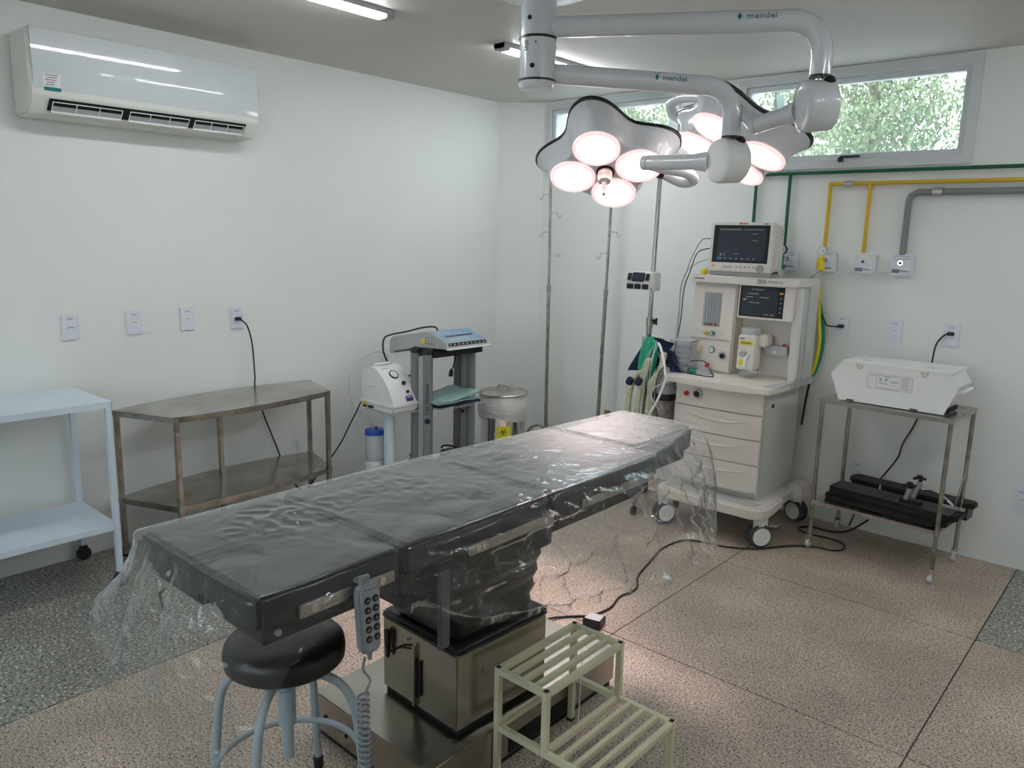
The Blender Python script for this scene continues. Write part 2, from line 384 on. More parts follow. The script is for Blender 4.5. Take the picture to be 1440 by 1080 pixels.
def text(name, body, size, mat, M, parent, depth=0.0004, align='CENTER', sx=1.0):
    cu = bpy.data.curves.new(name, 'FONT'); cu.body = body; cu.size = size; cu.extrude = depth
    cu.align_x = align; cu.align_y = 'CENTER'; cu.resolution_u = 2
    ob = bpy.data.objects.new(name, cu); COL.objects.link(ob)
    dg = bpy.context.evaluated_depsgraph_get()
    me = bpy.data.meshes.new_from_object(ob.evaluated_get(dg)); bpy.data.objects.remove(ob, do_unlink=True)
    me.transform(Matrix.Diagonal((sx, 1, 1, 1))); me.transform(M)
    if parent in WL: me.transform(Matrix.Translation(-WL[parent]))
    me.materials.clear(); me.materials.append(mat)
    o = bpy.data.objects.new(name, me); COL.objects.link(o); o.parent = parent; WL[o] = WL[parent]
    return o
def frame(o, xa, ya):
    """matrix with origin o, x axis xa, y axis ya"""
    x = Vector(xa).normalized(); z = x.cross(Vector(ya)).normalized(); y = z.cross(x)
    Mx = Matrix.Identity(4)
    for i in range(3): Mx[i][0] = x[i]; Mx[i][1] = y[i]; Mx[i][2] = z[i]; Mx[i][3] = o[i]
    return Mx
# ================================================================== THE SETTING
XL, YB, ZC, XR, YF = -3.94, 4.48, 2.535, 1.6, -1.7
floor = MB().box((XL-0.15, YF-0.15, -0.12), (XR+0.15, YB+0.15, -0.006)).build('floor', M_joint, kind='structure')
floor['kind'] = 'structure'
xs = [XL, -2.715, -1.61, -0.49, 0.62, XR]; ys = [YF, -0.52, 0.49, 1.50, 2.505, 3.515, YB]
for i in range(5):
    for j in range(6):
        g = 0.0025
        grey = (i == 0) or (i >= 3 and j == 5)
        x0, x1, y0, y1 = xs[i]+(g if i else 0), xs[i+1]-g, ys[j]+g, ys[j+1]-(g if j < 5 else 0)
        if i == 0: y0 = ys[j]+(g if j in (0, 4) else 0.0); y1 = ys[j+1]-(g if j in (3, 5) else 0.0)
        if i == 0 and j == 5:
            bmk = MB().prism([(x0, y0), (x1, y0), (x1, y1), (XL+0.24, y1), (x0, YB-0.18)], -0.03, 0.0)
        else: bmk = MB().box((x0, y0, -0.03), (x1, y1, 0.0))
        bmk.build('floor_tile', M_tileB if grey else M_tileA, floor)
MB().box((XL-0.15, YF-0.15, ZC), (XR+0.15, YB+0.15, ZC+0.12)).build('ceiling', M_ceil, kind='structure')
MB().box((XL-0.15, YF-0.15, 0), (XL, YB+0.15, ZC)).build('wall_left', M_wall, kind='structure')
MB().box((XR, YF-0.15, 0), (XR+0.15, YB+0.15, ZC)).build('wall_right', M_wall, kind='structure')
FW = (-2.9, -0.5, 0.95, 2.20)  # opening for the added fill window
b = MB(); b.box((XL, YF-0.15, 0), (FW[0], YF, ZC)); b.box((FW[1], YF-0.15, 0), (XR, YF, ZC))
b.box((FW[0], YF-0.15, 0), (FW[1], YF, FW[2])); b.box((FW[0], YF-0.15, FW[3]), (FW[1], YF, ZC)); b.build('wall_front', M_wall, kind='structure')
b = MB()
for x_ in (FW[0], (FW[0]+FW[1])/2-.02, FW[1]-.04): b.box((x_, YF-.10, FW[2]), (x_+.04, YF-.05, FW[3]))
for z_ in (FW[2], FW[3]-.04): b.box((FW[0], YF-.10, z_), (FW[1], YF-.05, z_+.04))
w3 = b.build('added_fill_window', M_trim, kind='structure')  # unseen window, added so daylight fills the room from the front
MB().box((FW[0]+.04, YF-.078, FW[2]+.04), (FW[1]-.04, YF-.073, FW[3]-.04)).build('window_pane', M_glass, w3)
MB().prism([(XL, YB-0.18), (XL+0.27, YB), (XL, YB)], 0, ZC).build('wall_corner', M_wall, kind='structure')
W1 = (-3.62, -2.60, 2.03, 2.505); W2 = (-2.17, -0.95, 2.02, 2.505)
b = MB()
b.box((XL, YB, 0), (XR, YB+0.15, W2[2])); b.box((XL, YB, W1[3]), (XR, YB+0.15, ZC))
b.box((XL, YB, W2[2]), (W1[0], YB+0.15, W1[3])); b.box((W1[1], YB, W2[2]), (W2[0], YB+0.15, W1[3]))
b.box((W2[1], YB, W2[2]), (XR, YB+0.15, W1[3])); b.box((W1[0], YB, W2[2]), (W1[1], YB+0.15, W1[2]))
b.build('wall_back', M_wall, kind='structure')

def window(nm, W, label):
    x0, x1, z0, z1 = W
    t = bpy.data.objects.new(nm, None); COL.objects.link(t); t['kind'] = 'structure'; WL[t] = Vector((0, 0, 0))
    def ring(a, bx, d0, d1, y0, y1, mat, name):
        q = MB(); (ax0, ax1, az0, az1) = a; w_ = bx
        q.box((ax0, y0, az1-w_), (ax1, y1, az1)); q.box((ax0, y0, az0), (ax1, y1, az0+w_))
        q.box((ax0, y0, az0+w_), (ax0+w_, y1, az1-w_)); q.box((ax1-w_, y0, az0+w_), (ax1, y1, az1-w_))
        return q.build(name, mat, t)
    ring((x0-0.02, x1+0.02, z0-0.015, z1+0.018), 0.045, 0, 0, YB-0.012, YB+0.15, M_trim, 'window_frame')
    ring((x0+0.029, x1-0.029, z0+0.034, z1-0.031), 0.026, 0, 0, YB+0.004, YB+0.045, M_trim, 'window_sash')
    MB().box((x0+0.055, YB+0.022, z0+0.06), (x1-0.055, YB+0.027, z1-0.057)).build('window_pane', M_glass, t)
    return t
w1 = window('window_1', W1, ''); w2 = window('window_2', W2, '')
# black latch on the right window
hd = MB(); hd.box((-1.565, YB-0.035, 2.055), (-1.46, YB-0.020, 2.068), 0.003); hd.box((-1.575, YB-0.035, 2.035), (-1.548, YB-0.010, 2.062), 0.004)
hd.build('window_latch', M_black, w2)

# ------------------------------------------------------------------ outside
MB().box((-14, YB+0.16, -0.3), (10, 22, -0.05)).build('ground', M_ground, kind='structure')
MB().box((-10, -14, -0.3), (10, YF-0.16, -0.05)).build('ground', M_ground, kind='structure')
def tree(c, rad, n, seed, label, trunk_h):
    t = thing('tree', label, 'tree', (c[0], c[1], -0.05), group='trees outside the windows')
    rnd = random.Random(seed)
    MB().tube([(c[0], c[1], -0.06), (c[0]+.05, c[1], trunk_h*.5), (c[0]-.04, c[1]+.05, c[2]+.3)], [0.11, 0.08, 0.05], 8, smooth=6).build('trunk', M_bark, t)
    me = bpy.data.meshes.new('crown'); V = []; F = []
    clumps = [(rnd.gauss(0, .45), rnd.gauss(0, .45), rnd.gauss(0, .45)) for _ in range(60)]
    for i in range(n):
        k = clumps[rnd.randrange(60)]
        p = Vector((c[0]+(k[0]+rnd.gauss(0, .15))*rad[0], c[1]+(k[1]+rnd.gauss(0, .15))*rad[1], c[2]+(k[2]+rnd.gauss(0, .15))*rad[2]))
        if p.y < YB+1.2 or p.z < 0.3: continue
        s = rnd.uniform(.022, .044); R_ = Euler((rnd.uniform(0, 6.3), rnd.uniform(0, 6.3), rnd.uniform(0, 6.3))).to_matrix()
        q = len(V)
        for a, bb in ((-1, 0), (0, -.45), (1, 0), (0, .45)): V.append(p + R_ @ Vector((a*s, bb*s, 0)))
        F.append((q, q+1, q+2, q+3))
    me.from_pydata(V, [], F); me.materials.append(M_leaf)
    o = bpy.data.objects.new('crown', me); COL.objects.link(o); o.parent = t
    me.transform(Matrix.Translation(-WL[t])); o['kind'] = 'stuff'
tree((-2.9, 9.2, 3.1), (1.5, 1.0, 1.0), 11000, 3, 'leafy green tree seen through the right-hand window, nearer one', 2.4)
tree((-4.6, 10.6, 3.0), (1.3, 1.0, 1.1), 9000, 5, 'leafy green tree seen through the left half of the right-hand window', 2.2)
tree((-6.3, 9.6, 3.1), (1.1, 0.9, 1.0), 9000, 9, 'leafy green tree seen through the left-hand window', 2.4)
h = thing('neighbouring_building', 'white building with brown timber post seen through the left-hand window', 'building', (-7.6, 8.6, -0.05))
MB().box((-9.6, 8.5, -0.06), (-6.75, 11.5, 3.05)).build('wall', M_house, h)
MB().box((-9.8, 8.2, 3.05), (-6.60, 11.6, 3.16)).build('roof_slab', M_trim, h)
MB().box((-5.98, 7.9, -0.06), (-5.86, 8.02, 3.3)).build('timber_post', M_wood, h)
MB().box((-5.85, 7.9, -0.06), (-5.74, 8.02, 3.3)).build('white_post', M_house, h)
MB().box((-9.8, 7.88, 3.3), (-5.7, 8.04, 3.42)).build('beam', M_house, h)
for nm, wx in (('louvered_window', W1[0]+0.075), ('louvered_window', W2[0]+0.075)):
    wide = 0.10 if wx < -3 else 0.05
    l = thing(nm, 'glass louvre shutter outside the left end of the ' + ('left-hand' if wx < -3 else 'right-hand') + ' window', 'louvre', (wx, YB+0.35, 2.04))
    MB().box((wx-0.012, YB+0.30, 2.02), (wx, YB+0.33, 2.50)).build('upright', M_bark, l)
    for k in range(5):
        MB().box((wx, YB+0.305, 2.04+k*0.09), (wx+wide, YB+0.309, 2.122+k*0.09), rot=Euler((0.25, 0, 0))).build('louvre_blade', M_louver, l)
    MB().box((wx-0.012, YB+0.14, 2.0), (wx+wide, YB+0.33, 2.02)).build('bracket', M_trim, l)

# ------------------------------------------------------------------ ceiling lights
def batten(x, y0, y1, label):
    t = thing('ceiling_light', label, 'ceiling light', (x, (y0+y1)/2, ZC))
    prof = [(-0.036, ZC), (-0.036, ZC-0.018), (-0.026, ZC-0.026), (0.026, ZC-0.026), (0.036, ZC-0.018), (0.036, ZC)]
    MB().prism([(x+a, z) for a, z in prof], y0, y1, 'y').build('housing', M_mgrey, t)
    pr2 = [(-0.034, ZC-0.0185), (-0.024, ZC-0.034), (0.024, ZC-0.034), (0.034, ZC-0.0185), (0.025, ZC-0.0265), (-0.025, ZC-0.0265)]
    MB().prism([(x+a, z) for a, z in pr2], y0+0.045, y1-0.045, 'y').build('diffuser', M_tube, t)
    for yy in (y0, y1-0.045):
        MB().prism([(x+a*1.05, z-(0.009 if z < ZC-0.01 else 0)) for a, z in prof], yy, yy+0.045, 'y', 0.003).build('end_cap', M_mgrey, t)
batten(-2.79, 1.10, 2.33, 'slim white LED batten on the ceiling near the air conditioner')
batten(-2.76, 3.00, 4.23, 'slim white LED batten on the ceiling behind the lamp column')
batten(0.25, 3.0, 4.23, 'added unseen fill batten at the right rear of the ceiling')  # out of view, added to brighten the right part of the back wall
batten(0.25, 1.20, 2.43, 'added unseen fill batten at the right front of the ceiling')  # out of view, added for fill and for streaks along the sheet edge
batten(-1.2, -1.3, -0.07, 'added unseen fill batten on the ceiling at the near end of the room')  # out of view, added to raise the ambient light

# ------------------------------------------------------------------ air conditioner
t = thing('air_conditioner', 'white split air conditioner high on the left wall', 'air conditioner', (XL, 1.73, 2.05))
y0, y1 = 1.205, 2.25
prof = [(XL+.003, 2.055), (XL+.003, 2.395), (XL+.180, 2.40), (XL+.197, 2.388), (XL+.206, 2.15), (XL+.200, 2.122), (XL+.14, 2.060)]
MB().prism([(a, z) for a, z in prof], y0, y1, 'y', 0.006).build('casing', M_acside, t)
ax_ = lambda z: XL+.216-.02*(z-2.34)-.42*(z-2.34)**2
fp = [(XL+.180, 2.403), (XL+.205, 2.402)]+[(ax_(2.398-.0125*k), 2.398-.0125*k) for k in range(21)]+[(XL+.196, 2.136), (XL+.19, 2.16), (XL+.19, 2.385)]
MB().prism(fp, y0+.012, y1-.004, 'y', 0.003).build('front_panel', M_ac, t, ang=60)
# air outlet slot in the sloping underside
sl = MB(); A = Vector((XL+.207, 0, 2.128)); B = Vector((XL+.150, 0, 2.067))
nn = Vector((0.74, 0, -0.67))
def slp(u, y, d): p = A.lerp(B, u)+nn*d; return (p.x, y, p.z)
sl.quad(slp(.05, y0+.07, .0025), slp(.05, y1-.07, .0025), slp(.80, y1-.07, .0025), slp(.80, y0+.07, .0025)).build('air_outlet', M_dark, t)
spans = [(y0+.085, 3), (y0+.085+.33, 3), (y0+.085+.62, 3)]
for ys_, k in ((y0+.085, .285), (y0+.405, .275), (y0+.710, .255)):
    q = MB()
    q.tube([slp(.20, ys_, .008), slp(.20, ys_+k, .008)], .0022, 6); q.tube([slp(.80, ys_, .010), slp(.80, ys_+k, .010)], .006, 6)
    for j in range(4): q.tube([slp(.20, ys_+k*j/3, .008), slp(.80, ys_+k*j/3, .010)], .0022, 6)
    fl = q.build('louvre', M_white, t)
    MB().quad(slp(.45, ys_, .006), slp(.45, ys_+k, .006), slp(.80, ys_+k, .006), slp(.80, ys_, .006)).build('vane', M_mgrey, fl)
fx = lambda z: ax_(z)+.0012
MB().quad((fx(2.222), y0+.050, 2.222), (fx(2.222), y0+.118, 2.222), (fx(2.150), y0+.118, 2.150), (fx(2.150), y0+.050, 2.150)).build('energy_label', M_paper, t)
MB().quad((fx(2.168)+.0005, y0+.052, 2.168), (fx(2.168)+.0005, y0+.118, 2.168), (fx(2.153)+.0005, y0+.118, 2.153), (fx(2.153)+.0005, y0+.052, 2.153)).build('label_band', M_tealp, t)
for k in range(5):
    z = 2.216-k*.0095
    MB().box((fx(z), y0+.058+(k % 2)*.006, z-.0018), (fx(z)+.0008, y0+.108-(k*.004), z+.0012)).build('label_print', M_print, t)
MB().cyl((XL+.02, y0-.001, 2.11), (XL+.02, y0+.004, 2.11), .003, n=8).build('screw', M_grey, t)
MB().cyl((XL+.02, y0-.001, 2.07), (XL+.02, y0+.004, 2.07), .003, n=8).build('screw', M_grey, t)

# ------------------------------------------------------------------ wall sockets
def socket(x, y, z, rz, label, insert=True):
    t = thing('wall_socket', label, 'socket', (x, y, z), rz, None)
    MB().box((x-.039, y-.009, z-.060), (x+.039, y-.0005, z+.060), .003).build('plate', M_plate, t)
    if insert:
        ins = MB().box((x-.020, y-.012, z-.009), (x+.020, y-.008, z+.009), .001).build('socket_insert', M_white, t)
        q = MB()
        for dx in (-.0095, 0, .0095): q.cyl((x+dx, y-.0135, z+.002-abs(dx)*.25), (x+dx, y-.0115, z+.002-abs(dx)*.25), .0024, n=8)
        q.build('pin_hole', M_dark, ins)
    for k, dx in enumerate((-.010, 0, .009)): MB().box((x+dx-.0016, y-.0095, z+.034), (x+dx+.0016, y-.0088, z+.043)).build('voltage_print', M_print, t)
    return t
LW = XL+.0005
socket(LW, 1.349, 1.132, PI/2, 'white socket plate on the left wall, leftmost of its row of four')
socket(LW, 1.643, 1.136, PI/2, 'white socket plate on the left wall, second from the left of four')
socket(LW, 1.915, 1.136, PI/2, 'white socket plate on the left wall, third from the left of four')
socket(LW, 2.192, 1.123, PI/2, 'white socket plate on the left wall with a black plug in it')
BW = YB-.0005
socket(-1.471, BW, 1.148, 0, 'white socket plate on the back wall beside the anaesthesia machine, plugged in')
socket(-1.195, BW, 1.147, 0, 'empty white socket plate on the back wall, middle of the row of three')
socket(-0.922, BW, 1.151, 0, 'white socket plate above the white metal case, with black plug')
socket(-1.303, BW, 0.335, 0, 'white socket plate low on the back wall behind the two-tier trolley')
socket(-0.518, BW, 0.365, 0, 'white socket plate low on the back wall at the right edge')

# ------------------------------------------------------------------ gas pipes and outlets
def pipe(label, mat, runs, r, fits=()):
    t = thing('gas_pipe', label, 'pipe', (runs[0][0][0], YB, runs[0][0][2]))
    for rr in runs:
        MB().tube([(a, YB-.02, c) for a, _, c in rr] if False else [(p[0], YB-.027, p[2]) for p in rr], r, 12).build('pipe_run', mat, t)
    for f in fits: MB().cyl((f[0]-.022, YB-.027, f[2]), (f[0]+.022, YB-.027, f[2]), r*1.45, n=12).build('coupling', M_alu, t)
    return t
pipe('dark green oxygen pipe along the back wall with two drops', M_green, [[(-2.03, 0, 1.983), (XR-.02, 0, 1.983)], [(-2.03, 0, 1.990), (-2.03, 0, 1.42)], [(-1.83, 0, 1.983), (-1.83, 0, 1.555)]], .0095, [(-2.0, 0, 1.983)])
pipe('yellow air pipe with two drops along the back wall', M_yel, [[(-1.60, 0, 1.920), (XR-.02, 0, 1.920)], [(-1.60, 0, 1.928), (-1.60, 0, 1.55)], [(-1.39, 0, 1.92), (-1.39, 0, 1.55)]], .0105, [(-1.50, 0, 1.920)])
gp = [(-1.192, 0, 1.545), (-1.192, 0, 1.82), (-1.184, 0, 1.852), (-1.152, 0, 1.869), (XR-.02, 0, 1.869)]
pipe('thick grey vacuum pipe bending along the back wall', M_pgrey, [gp], .0165, [(-1.06, 0, 1.869)])
def gasbox(x, label, colm):
    t = thing('gas_outlet', label, 'gas outlet', (x, YB, 1.50))
    z = 1.497
    MB().box((x-.055, YB-.045, z-.058), (x+.055, YB-.0005, z+.058), .008).build('box', M_plate, t)
    fr = MB(); y = YB-.0455
    for a, bq in (((x-.038, z+.046), (x+.038, z+.044)), ((x-.038, z+.031), (x+.038, z+.029)), ((x-.038, z+.031), (x-.036, z+.046)), ((x+.036, z+.031), (x+.038, z+.046)), ((x+.022, z+.031), (x+.024, z+.046))):
        fr.box((a[0], y-.0008, min(a[1], bq[1])), (bq[0], y+.0004, max(a[1], bq[1])))
    fr.build('label_frame', colm, t)
    MB().cyl((x, YB-.046, z+.010), (x, YB-.062, z+.010), .014, n=16, bev=.002).build('valve_socket', M_chrome, t)
    MB().cyl((x, YB-.061, z+.010), (x, YB-.0635, z+.010), .007, n=12).build('valve_hole', M_dark, t)
    MB().box((x-.042, y-.0008, z-.041), (x-.004, y+.0005, z-.024)).build('logo_block', M_navy, t)
    text('lettering', 'RUAH', .013, M_paper, frame((x-.023, y-.0012, z-.0325), (1, 0, 0), (0, 0, 1)), t)
    text('lettering', 'MEDICAL', .0125, M_navy, frame((x+.0195, y-.0006, z-.0325), (1, 0, 0), (0, 0, 1)), t, sx=.82)
    return t
gasbox(-1.800, 'white oxygen outlet box under the green pipe', M_grn2)
gasbox(-1.585, 'white outlet box under the left yellow drop with a yellow valve', M_yel2)
gasbox(-1.378, 'white outlet box under the right yellow drop, no valve fitted', M_yel2)
gasbox(-1.190, 'white outlet box under the grey pipe', M_pgrey)
def regulator(x, gx, mat, label, tilt):
    t = thing('gas_regulator', label, 'regulator', (x, YB-.06, 1.50))
    z = 1.507; y = YB-.064
    MB().cyl((x, y, z), (x-.01, y-.055, z), .012, n=14, bev=.002).build('connector', M_chrome, t)
    MB().cyl((gx-.004, y-.050, z+.02), (gx-.004, y-.05, z-.045), .015, n=14, bev=.003).build('valve_body', mat, t)
    MB().cyl((gx-.012, y-.05, z-.012), (gx-.028, y-.052, z-.012), .021, n=10, bev=.004).build('knob', mat, t)
    MB().cyl((gx-.022, y-.05, z-.040), (gx+.016, y-.05, z-.046), .014, n=12, bev=.003).build('hose_nut', mat, t)
    g = MB().cyl((gx, y-.040, z+.052), (gx, y-.062, z+.052), .027, n=28, bev=.003).build('gauge', M_black if tilt else M_chrome, t)
    MB().cyl((gx, y-.0615, z+.052), (gx, y-.0632, z+.052), .0225, n=28).build('dial', M_paper, g)
    MB().box((gx-.001, y-.0645, z+.050), (gx+.016, y-.0634, z+.053), rot=Euler((0, -.6, 0))).build('needle', M_black, g)
    MB().tube([(gx, y-.05, z-.06), (gx-.004-.03*(not tilt), y-.05, z-.085), (gx-.006-.05*(not tilt), y-.05, z-.10)], .006, 8).build('outlet_stem', M_chrome, t)
regulator(-1.80, -1.802, M_grn2, 'green valve with black-rimmed gauge on the oxygen outlet', True)
regulator(-1.585, -1.575, M_yel2, 'yellow valve with chrome gauge on the air outlet', False)

t = thing('junction_box', 'small brown open junction box low on the back wall between the IV stands', 'junction box', (-3.0, YB, .37))
MB().box((-3.035, YB-.012, .325), (-2.985, YB-.001, .405), .002).build('box_rim', M_wood, t)
MB().box((-3.028, YB-.0135, .335), (-2.992, YB-.0115, .380), .001).build('opening', M_dark, t)
# ================================================================== SURGICAL LIGHT
CX, CY = -1.95, 2.33
t = thing('surgical_light', 'ceiling mounted double surgical light with two four-lens lamp heads, switched on', 'surgical light', (CX, CY, ZC))
MB().lathe([(.185, ZC-.001), (.190, ZC-.03), (.185, ZC-.062), (.175, ZC-.066), (.08, ZC-.066)], (CX, CY, 0), 48).build('ceiling_canopy', M_lampw, t)
MB().cyl((CX, CY, ZC-.06), (CX, CY, 2.315), .065, n=40).build('column', M_lampw, t)
MB().cyl((CX, CY, 2.310), (CX, CY, 2.165), .067, n=40).build('lower_column', M_lampw, t)
MB().cyl((CX, CY, 2.316), (CX, CY, 2.307), .069, n=40).build('black_ring', M_black, t)
MB().cyl((CX, CY, 2.168), (CX, CY, 2.160), .070, n=40).build('black_ring', M_black, t)
MB().lathe([(.069, 2.160), (.069, 2.148), (.062, 2.136), (.02, 2.134)], (CX, CY, 0), 40).build('bottom_cap', M_lampw, t)
vd = Vector((-CX, -CY, 0)).normalized(); vs = Vector((-vd.y, vd.x, 0))
for a, z, r in ((-.5, 2.372, .008), (-.28, 2.208, .009), (-.12, 2.288, .003)):
    dd = (vd*math.cos(a)-vs*math.sin(a)*-1)
    dd = Vector((vd.x*math.cos(a)-vd.y*math.sin(a), vd.x*math.sin(a)+vd.y*math.cos(a), 0))
    p = Vector((CX, CY, z))+dd*.064
    MB().cyl(p, p+dd*.0048, r, n=12).build('bolt_hole', M_dark, t)
for k in range(5):
    a = -.68; dd = Vector((vd.x*math.cos(a)-vd.y*math.sin(a), vd.x*math.sin(a)+vd.y*math.cos(a), 0)); p = Vector((CX, CY, 2.292-k*.007))+dd*.0675
    MB().box(p-Vector((.009, .0006, .0018)), p+Vector((.009, .0006, .0018)), rz=math.atan2(dd.y, dd.x)+PI/2).build('label_print', M_print, t)
def arm_pts(el, z, zd, rb=.11):
    s = Vector((CX, CY, z)); e = Vector((el[0], el[1], z)); d = (e-s).normalized()
    P = [s, e-d*rb]
    for k in range(1, 8):
        an = k/8*PI/2; P.append(e-d*rb+d*rb*math.sin(an)+Vector((0, 0, -rb*(1-math.cos(an)))))
    P.append(e+Vector((0, 0, -rb))); P.append(Vector((el[0], el[1], zd))); return P, d
def lathe_part(): pass
for el, z, zd, hz, tb, te, nm in (((-1.09, 2.83), 2.352, 2.165, 2.070, (-1.38, 2.962, 2.039), None, 2), ((-1.49, 2.995), 2.195, 2.005, 1.915, (-1.903, 3.017, 1.927), None, 1)):
    P, d = arm_pts(el, z, zd)
    ar = MB().tube(P, .0365, 24).build('arm', M_lampw, t)
    e3 = Vector((el[0], el[1], 0))
    side = d.cross(Vector((0, 0, 1)))        # towards the camera side
    if side.dot(Vector((-1, 0, 0))*0+Vector((0, -1, 0))) < 0: side = -side
    # maker's lettering on the arm
    L = (e3-Vector((CX, CY, 0))).length
    q0 = Vector((CX, CY, z))+d*(L*(.735 if nm == 2 else .60))
    fm = frame(q0+side*.0355+Vector((0, 0, .010)), d, Vector((0, 0, 1))+side*-.28)
    text('lettering', 'mendel', .028, M_greyteal, fm, ar, depth=.0012, align='LEFT', sx=1.25)
    q1 = q0-d*.022
    MB().prism([(0, -.013), (.007, 0), (0, .013), (-.007, 0)], -.0006, .0018, 'z').build('emblem', M_tealp, ar, xf=frame(q1+side*.0352+Vector((0, 0, .010)), d, Vector((0, 0, 1))+side*-.28))
    MB().cyl(e3+Vector((0, 0, zd+.006)), e3+Vector((0, 0, zd-.002)), .0375, n=24).build('sleeve_ring', M_black, ar)
    MB().cyl(e3+Vector((0, 0, zd)), e3+Vector((0, 0, zd-.045)), .013, n=14).build('pivot_pin', M_chrome, ar)
    # round joint housing: short drum whose face looks towards the near left
    hc = Vector((el[0], el[1], hz)); tdir = (Vector(tb)-hc); tdir.z *= 1; tdir.normalize()
    ax = Vector((tdir.y, -tdir.x, 0)).normalized()
    if ax.dot(Vector((0, -1, 0))) < 0: ax = -ax
    ax = (ax*1.0+tdir*.42+Vector((0, 0, -.06))).normalized()
    jt = MB().lathe([(.05, -.052), (.078, -.050), (.085, -.042), (.087, .044), (.085, .052), (.081, .056), (.078, .058), (.05, .058)], hc, 40, axis=ax).build('joint', M_white if nm == 1 else M_lampw, t)
    rr_ = Vector((0, 0, 1)).cross(ax).normalized(); rr_ = rr_ if rr_.x > 0 else -rr_
    hole = hc-ax*.022+(Vector((0, 0, .86))+rr_*.42).normalized()*.078
    MB().sph(hole, .021, (1, 1, 1.15)).build('joint_slot', M_dark, jt)
    a0 = hc+tdir*.075; a1 = Vector(tb)
    ap = MB(); ap.lathe([(.045, 0), (.038, .05), (.0315, .09), (.0315, (a1-a0).length)], a0, 24, axis=(a1-a0)); arm2 = ap.build('spring_arm', M_lampw, t)
    MB().cyl(a1-tdir*.03, a1-tdir*.026, .0325, n=24).build('joint_line', M_mgrey, arm2)

def lamp_head(C, n, a, b, s, ypts, tilt):
    C = Vector(C); n = Vector(n).normalized(); a = (Vector(a)-n*n.dot(Vector(a))).normalized(); b = n.cross(a)
    F = Matrix.Identity(4)
    for i in range(3): F[i][0] = a[i]; F[i][1] = b[i]; F[i][2] = n[i]; F[i][3] = C[i]
    NN = 96
    def ring(bm, base, amp, z, pw=1.0, cx=0):
        vs = []
        for k in range(NN):
            th = 2*PI*k/NN; lb = ((math.cos(4*th)+1)/2)**pw
            r = base+amp*lb; vs.append(bm.verts.new((r*math.cos(th), r*math.sin(th), z-cx*lb)))
        return vs
    def loft(spec):
        q = MB(); R = [ring(q.bm, *sp) for sp in spec]
        for A, B in zip(R, R[1:]):
            for k in range(NN): q.bm.faces.new((A[k], A[(k+1) % NN], B[(k+1) % NN], B[k]))
        q.bm.faces.new(R[0]); q.bm.faces.new(list(reversed(R[-1])))
        return q
    hd = loft([(.165, .075, .004), (.185, .078, .0), (.192, .080, -.012), (.200, .085, -.05), (.215, .100, -.085), (.225, .112, -.098, 1.1), (.225, .113, -.106, 1.1)]).build('lamp_head', M_lampw, t, xf=F)
    loft([(.226, .116, -.104, 1.1), (.229, .117, -.108, 1.1), (.229, .117, -.120, 1.1), (.224, .114, -.122, 1.1)]).build('edge_seal', M_black, hd, xf=F)
    loft([(.222, .112, -.121, 1.1), (.19, .09, -.145), (.12, .05, -.165), (.05, .0, -.172)]).build('back_cover', M_lampw, hd, xf=F)
    for k, (dx, dy) in enumerate(((0, 1), (-1, 0), (1, 0), (0, -1))):
        c = Vector((dx*s, dy*s, 0))
        MB().lathe([(.105, .0), (.105, .010), (.100, .014), (.088, .011), (.086, .004)], c, 40).build('lens_ring', M_lring, hd, xf=F)
        MB().lathe([(.0865, .004), (.085, .009), (.07, .0125), (.03, .0145)], c, 40).build('lens', M_lens, hd, xf=F)
        q = MB()
        for j in range(8):
            an = 2*PI*j/8+.3; q.cyl((c.x+.080*math.cos(an), c.y+.080*math.sin(an), .008), (c.x+.080*math.cos(an), c.y+.080*math.sin(an), .0135), .0035, n=8)
        q.build('led_mount', M_mgrey, hd, xf=F)
        # grip recess near each lobe tip
        ca, sa = dx, dy; tx = Vector((ca*.285, sa*.285, -.082)); tg = Vector((-sa, ca, 0))
        MB().tube([tx-tg*.05-Vector((ca, sa, 0))*.008, tx-tg*.02, tx+tg*.02, tx+tg*.05-Vector((ca, sa, 0))*.008], .0055, 8, smooth=3).build('grip_slot', M_grey, hd, xf=F)
    MB().lathe([(.041, .002), (.041, .011), (.036, .012)], (0, 0, 0), 28).build('handle_collar', M_dark, hd, xf=F)
    MB().lathe([(.033, .008), (.034, .035), (.030, .040), (.028, .062), (.014, .066), (.011, .070), (.011, .125), (.009, .135)], (0, 0, 0), 28).build('sterile_handle', M_lampr, hd, xf=F)
    yk = MB().tube(ypts, .024, 16, smooth=6).build('yoke', M_lampw, t)
    e = Vector(ypts[-1]); MB().cyl(e, e+(C-n*.06-e).normalized()*.06, .026, n=18).build('yoke_end', M_black, yk)
    for dx, dy in ((0, .5), (0, -.5)):
        li = bpy.data.lights.new('surgical_beam', 'SPOT'); li.energy = SPOT_W; li.spot_size = math.radians(38); li.spot_blend = .85
        li.shadow_soft_size = .12; li.color = (1.0, .75, .74)
        lo = bpy.data.objects.new('surgical_beam', li); COL.objects.link(lo); lo.parent = t
        p = C+n*.05+b*dy*s
        M_ = F.copy(); M_.translation = p-WL[t]
        lo.matrix_basis = M_ @ Matrix.Rotation(PI, 4, 'X')
lamp_head((-2.113, 3.030, 1.902), (.315, -.485, -.816), (.924, .352, .148), (.215, -.801, .559), .155,
          [(-1.903, 3.017, 1.927), (-1.868, 3.10, 1.912), (-1.800, 3.22, 1.895), (-1.802, 3.285, 1.868), (-1.87, 3.295, 1.862), (-1.94, 3.25, 1.90)], 0)
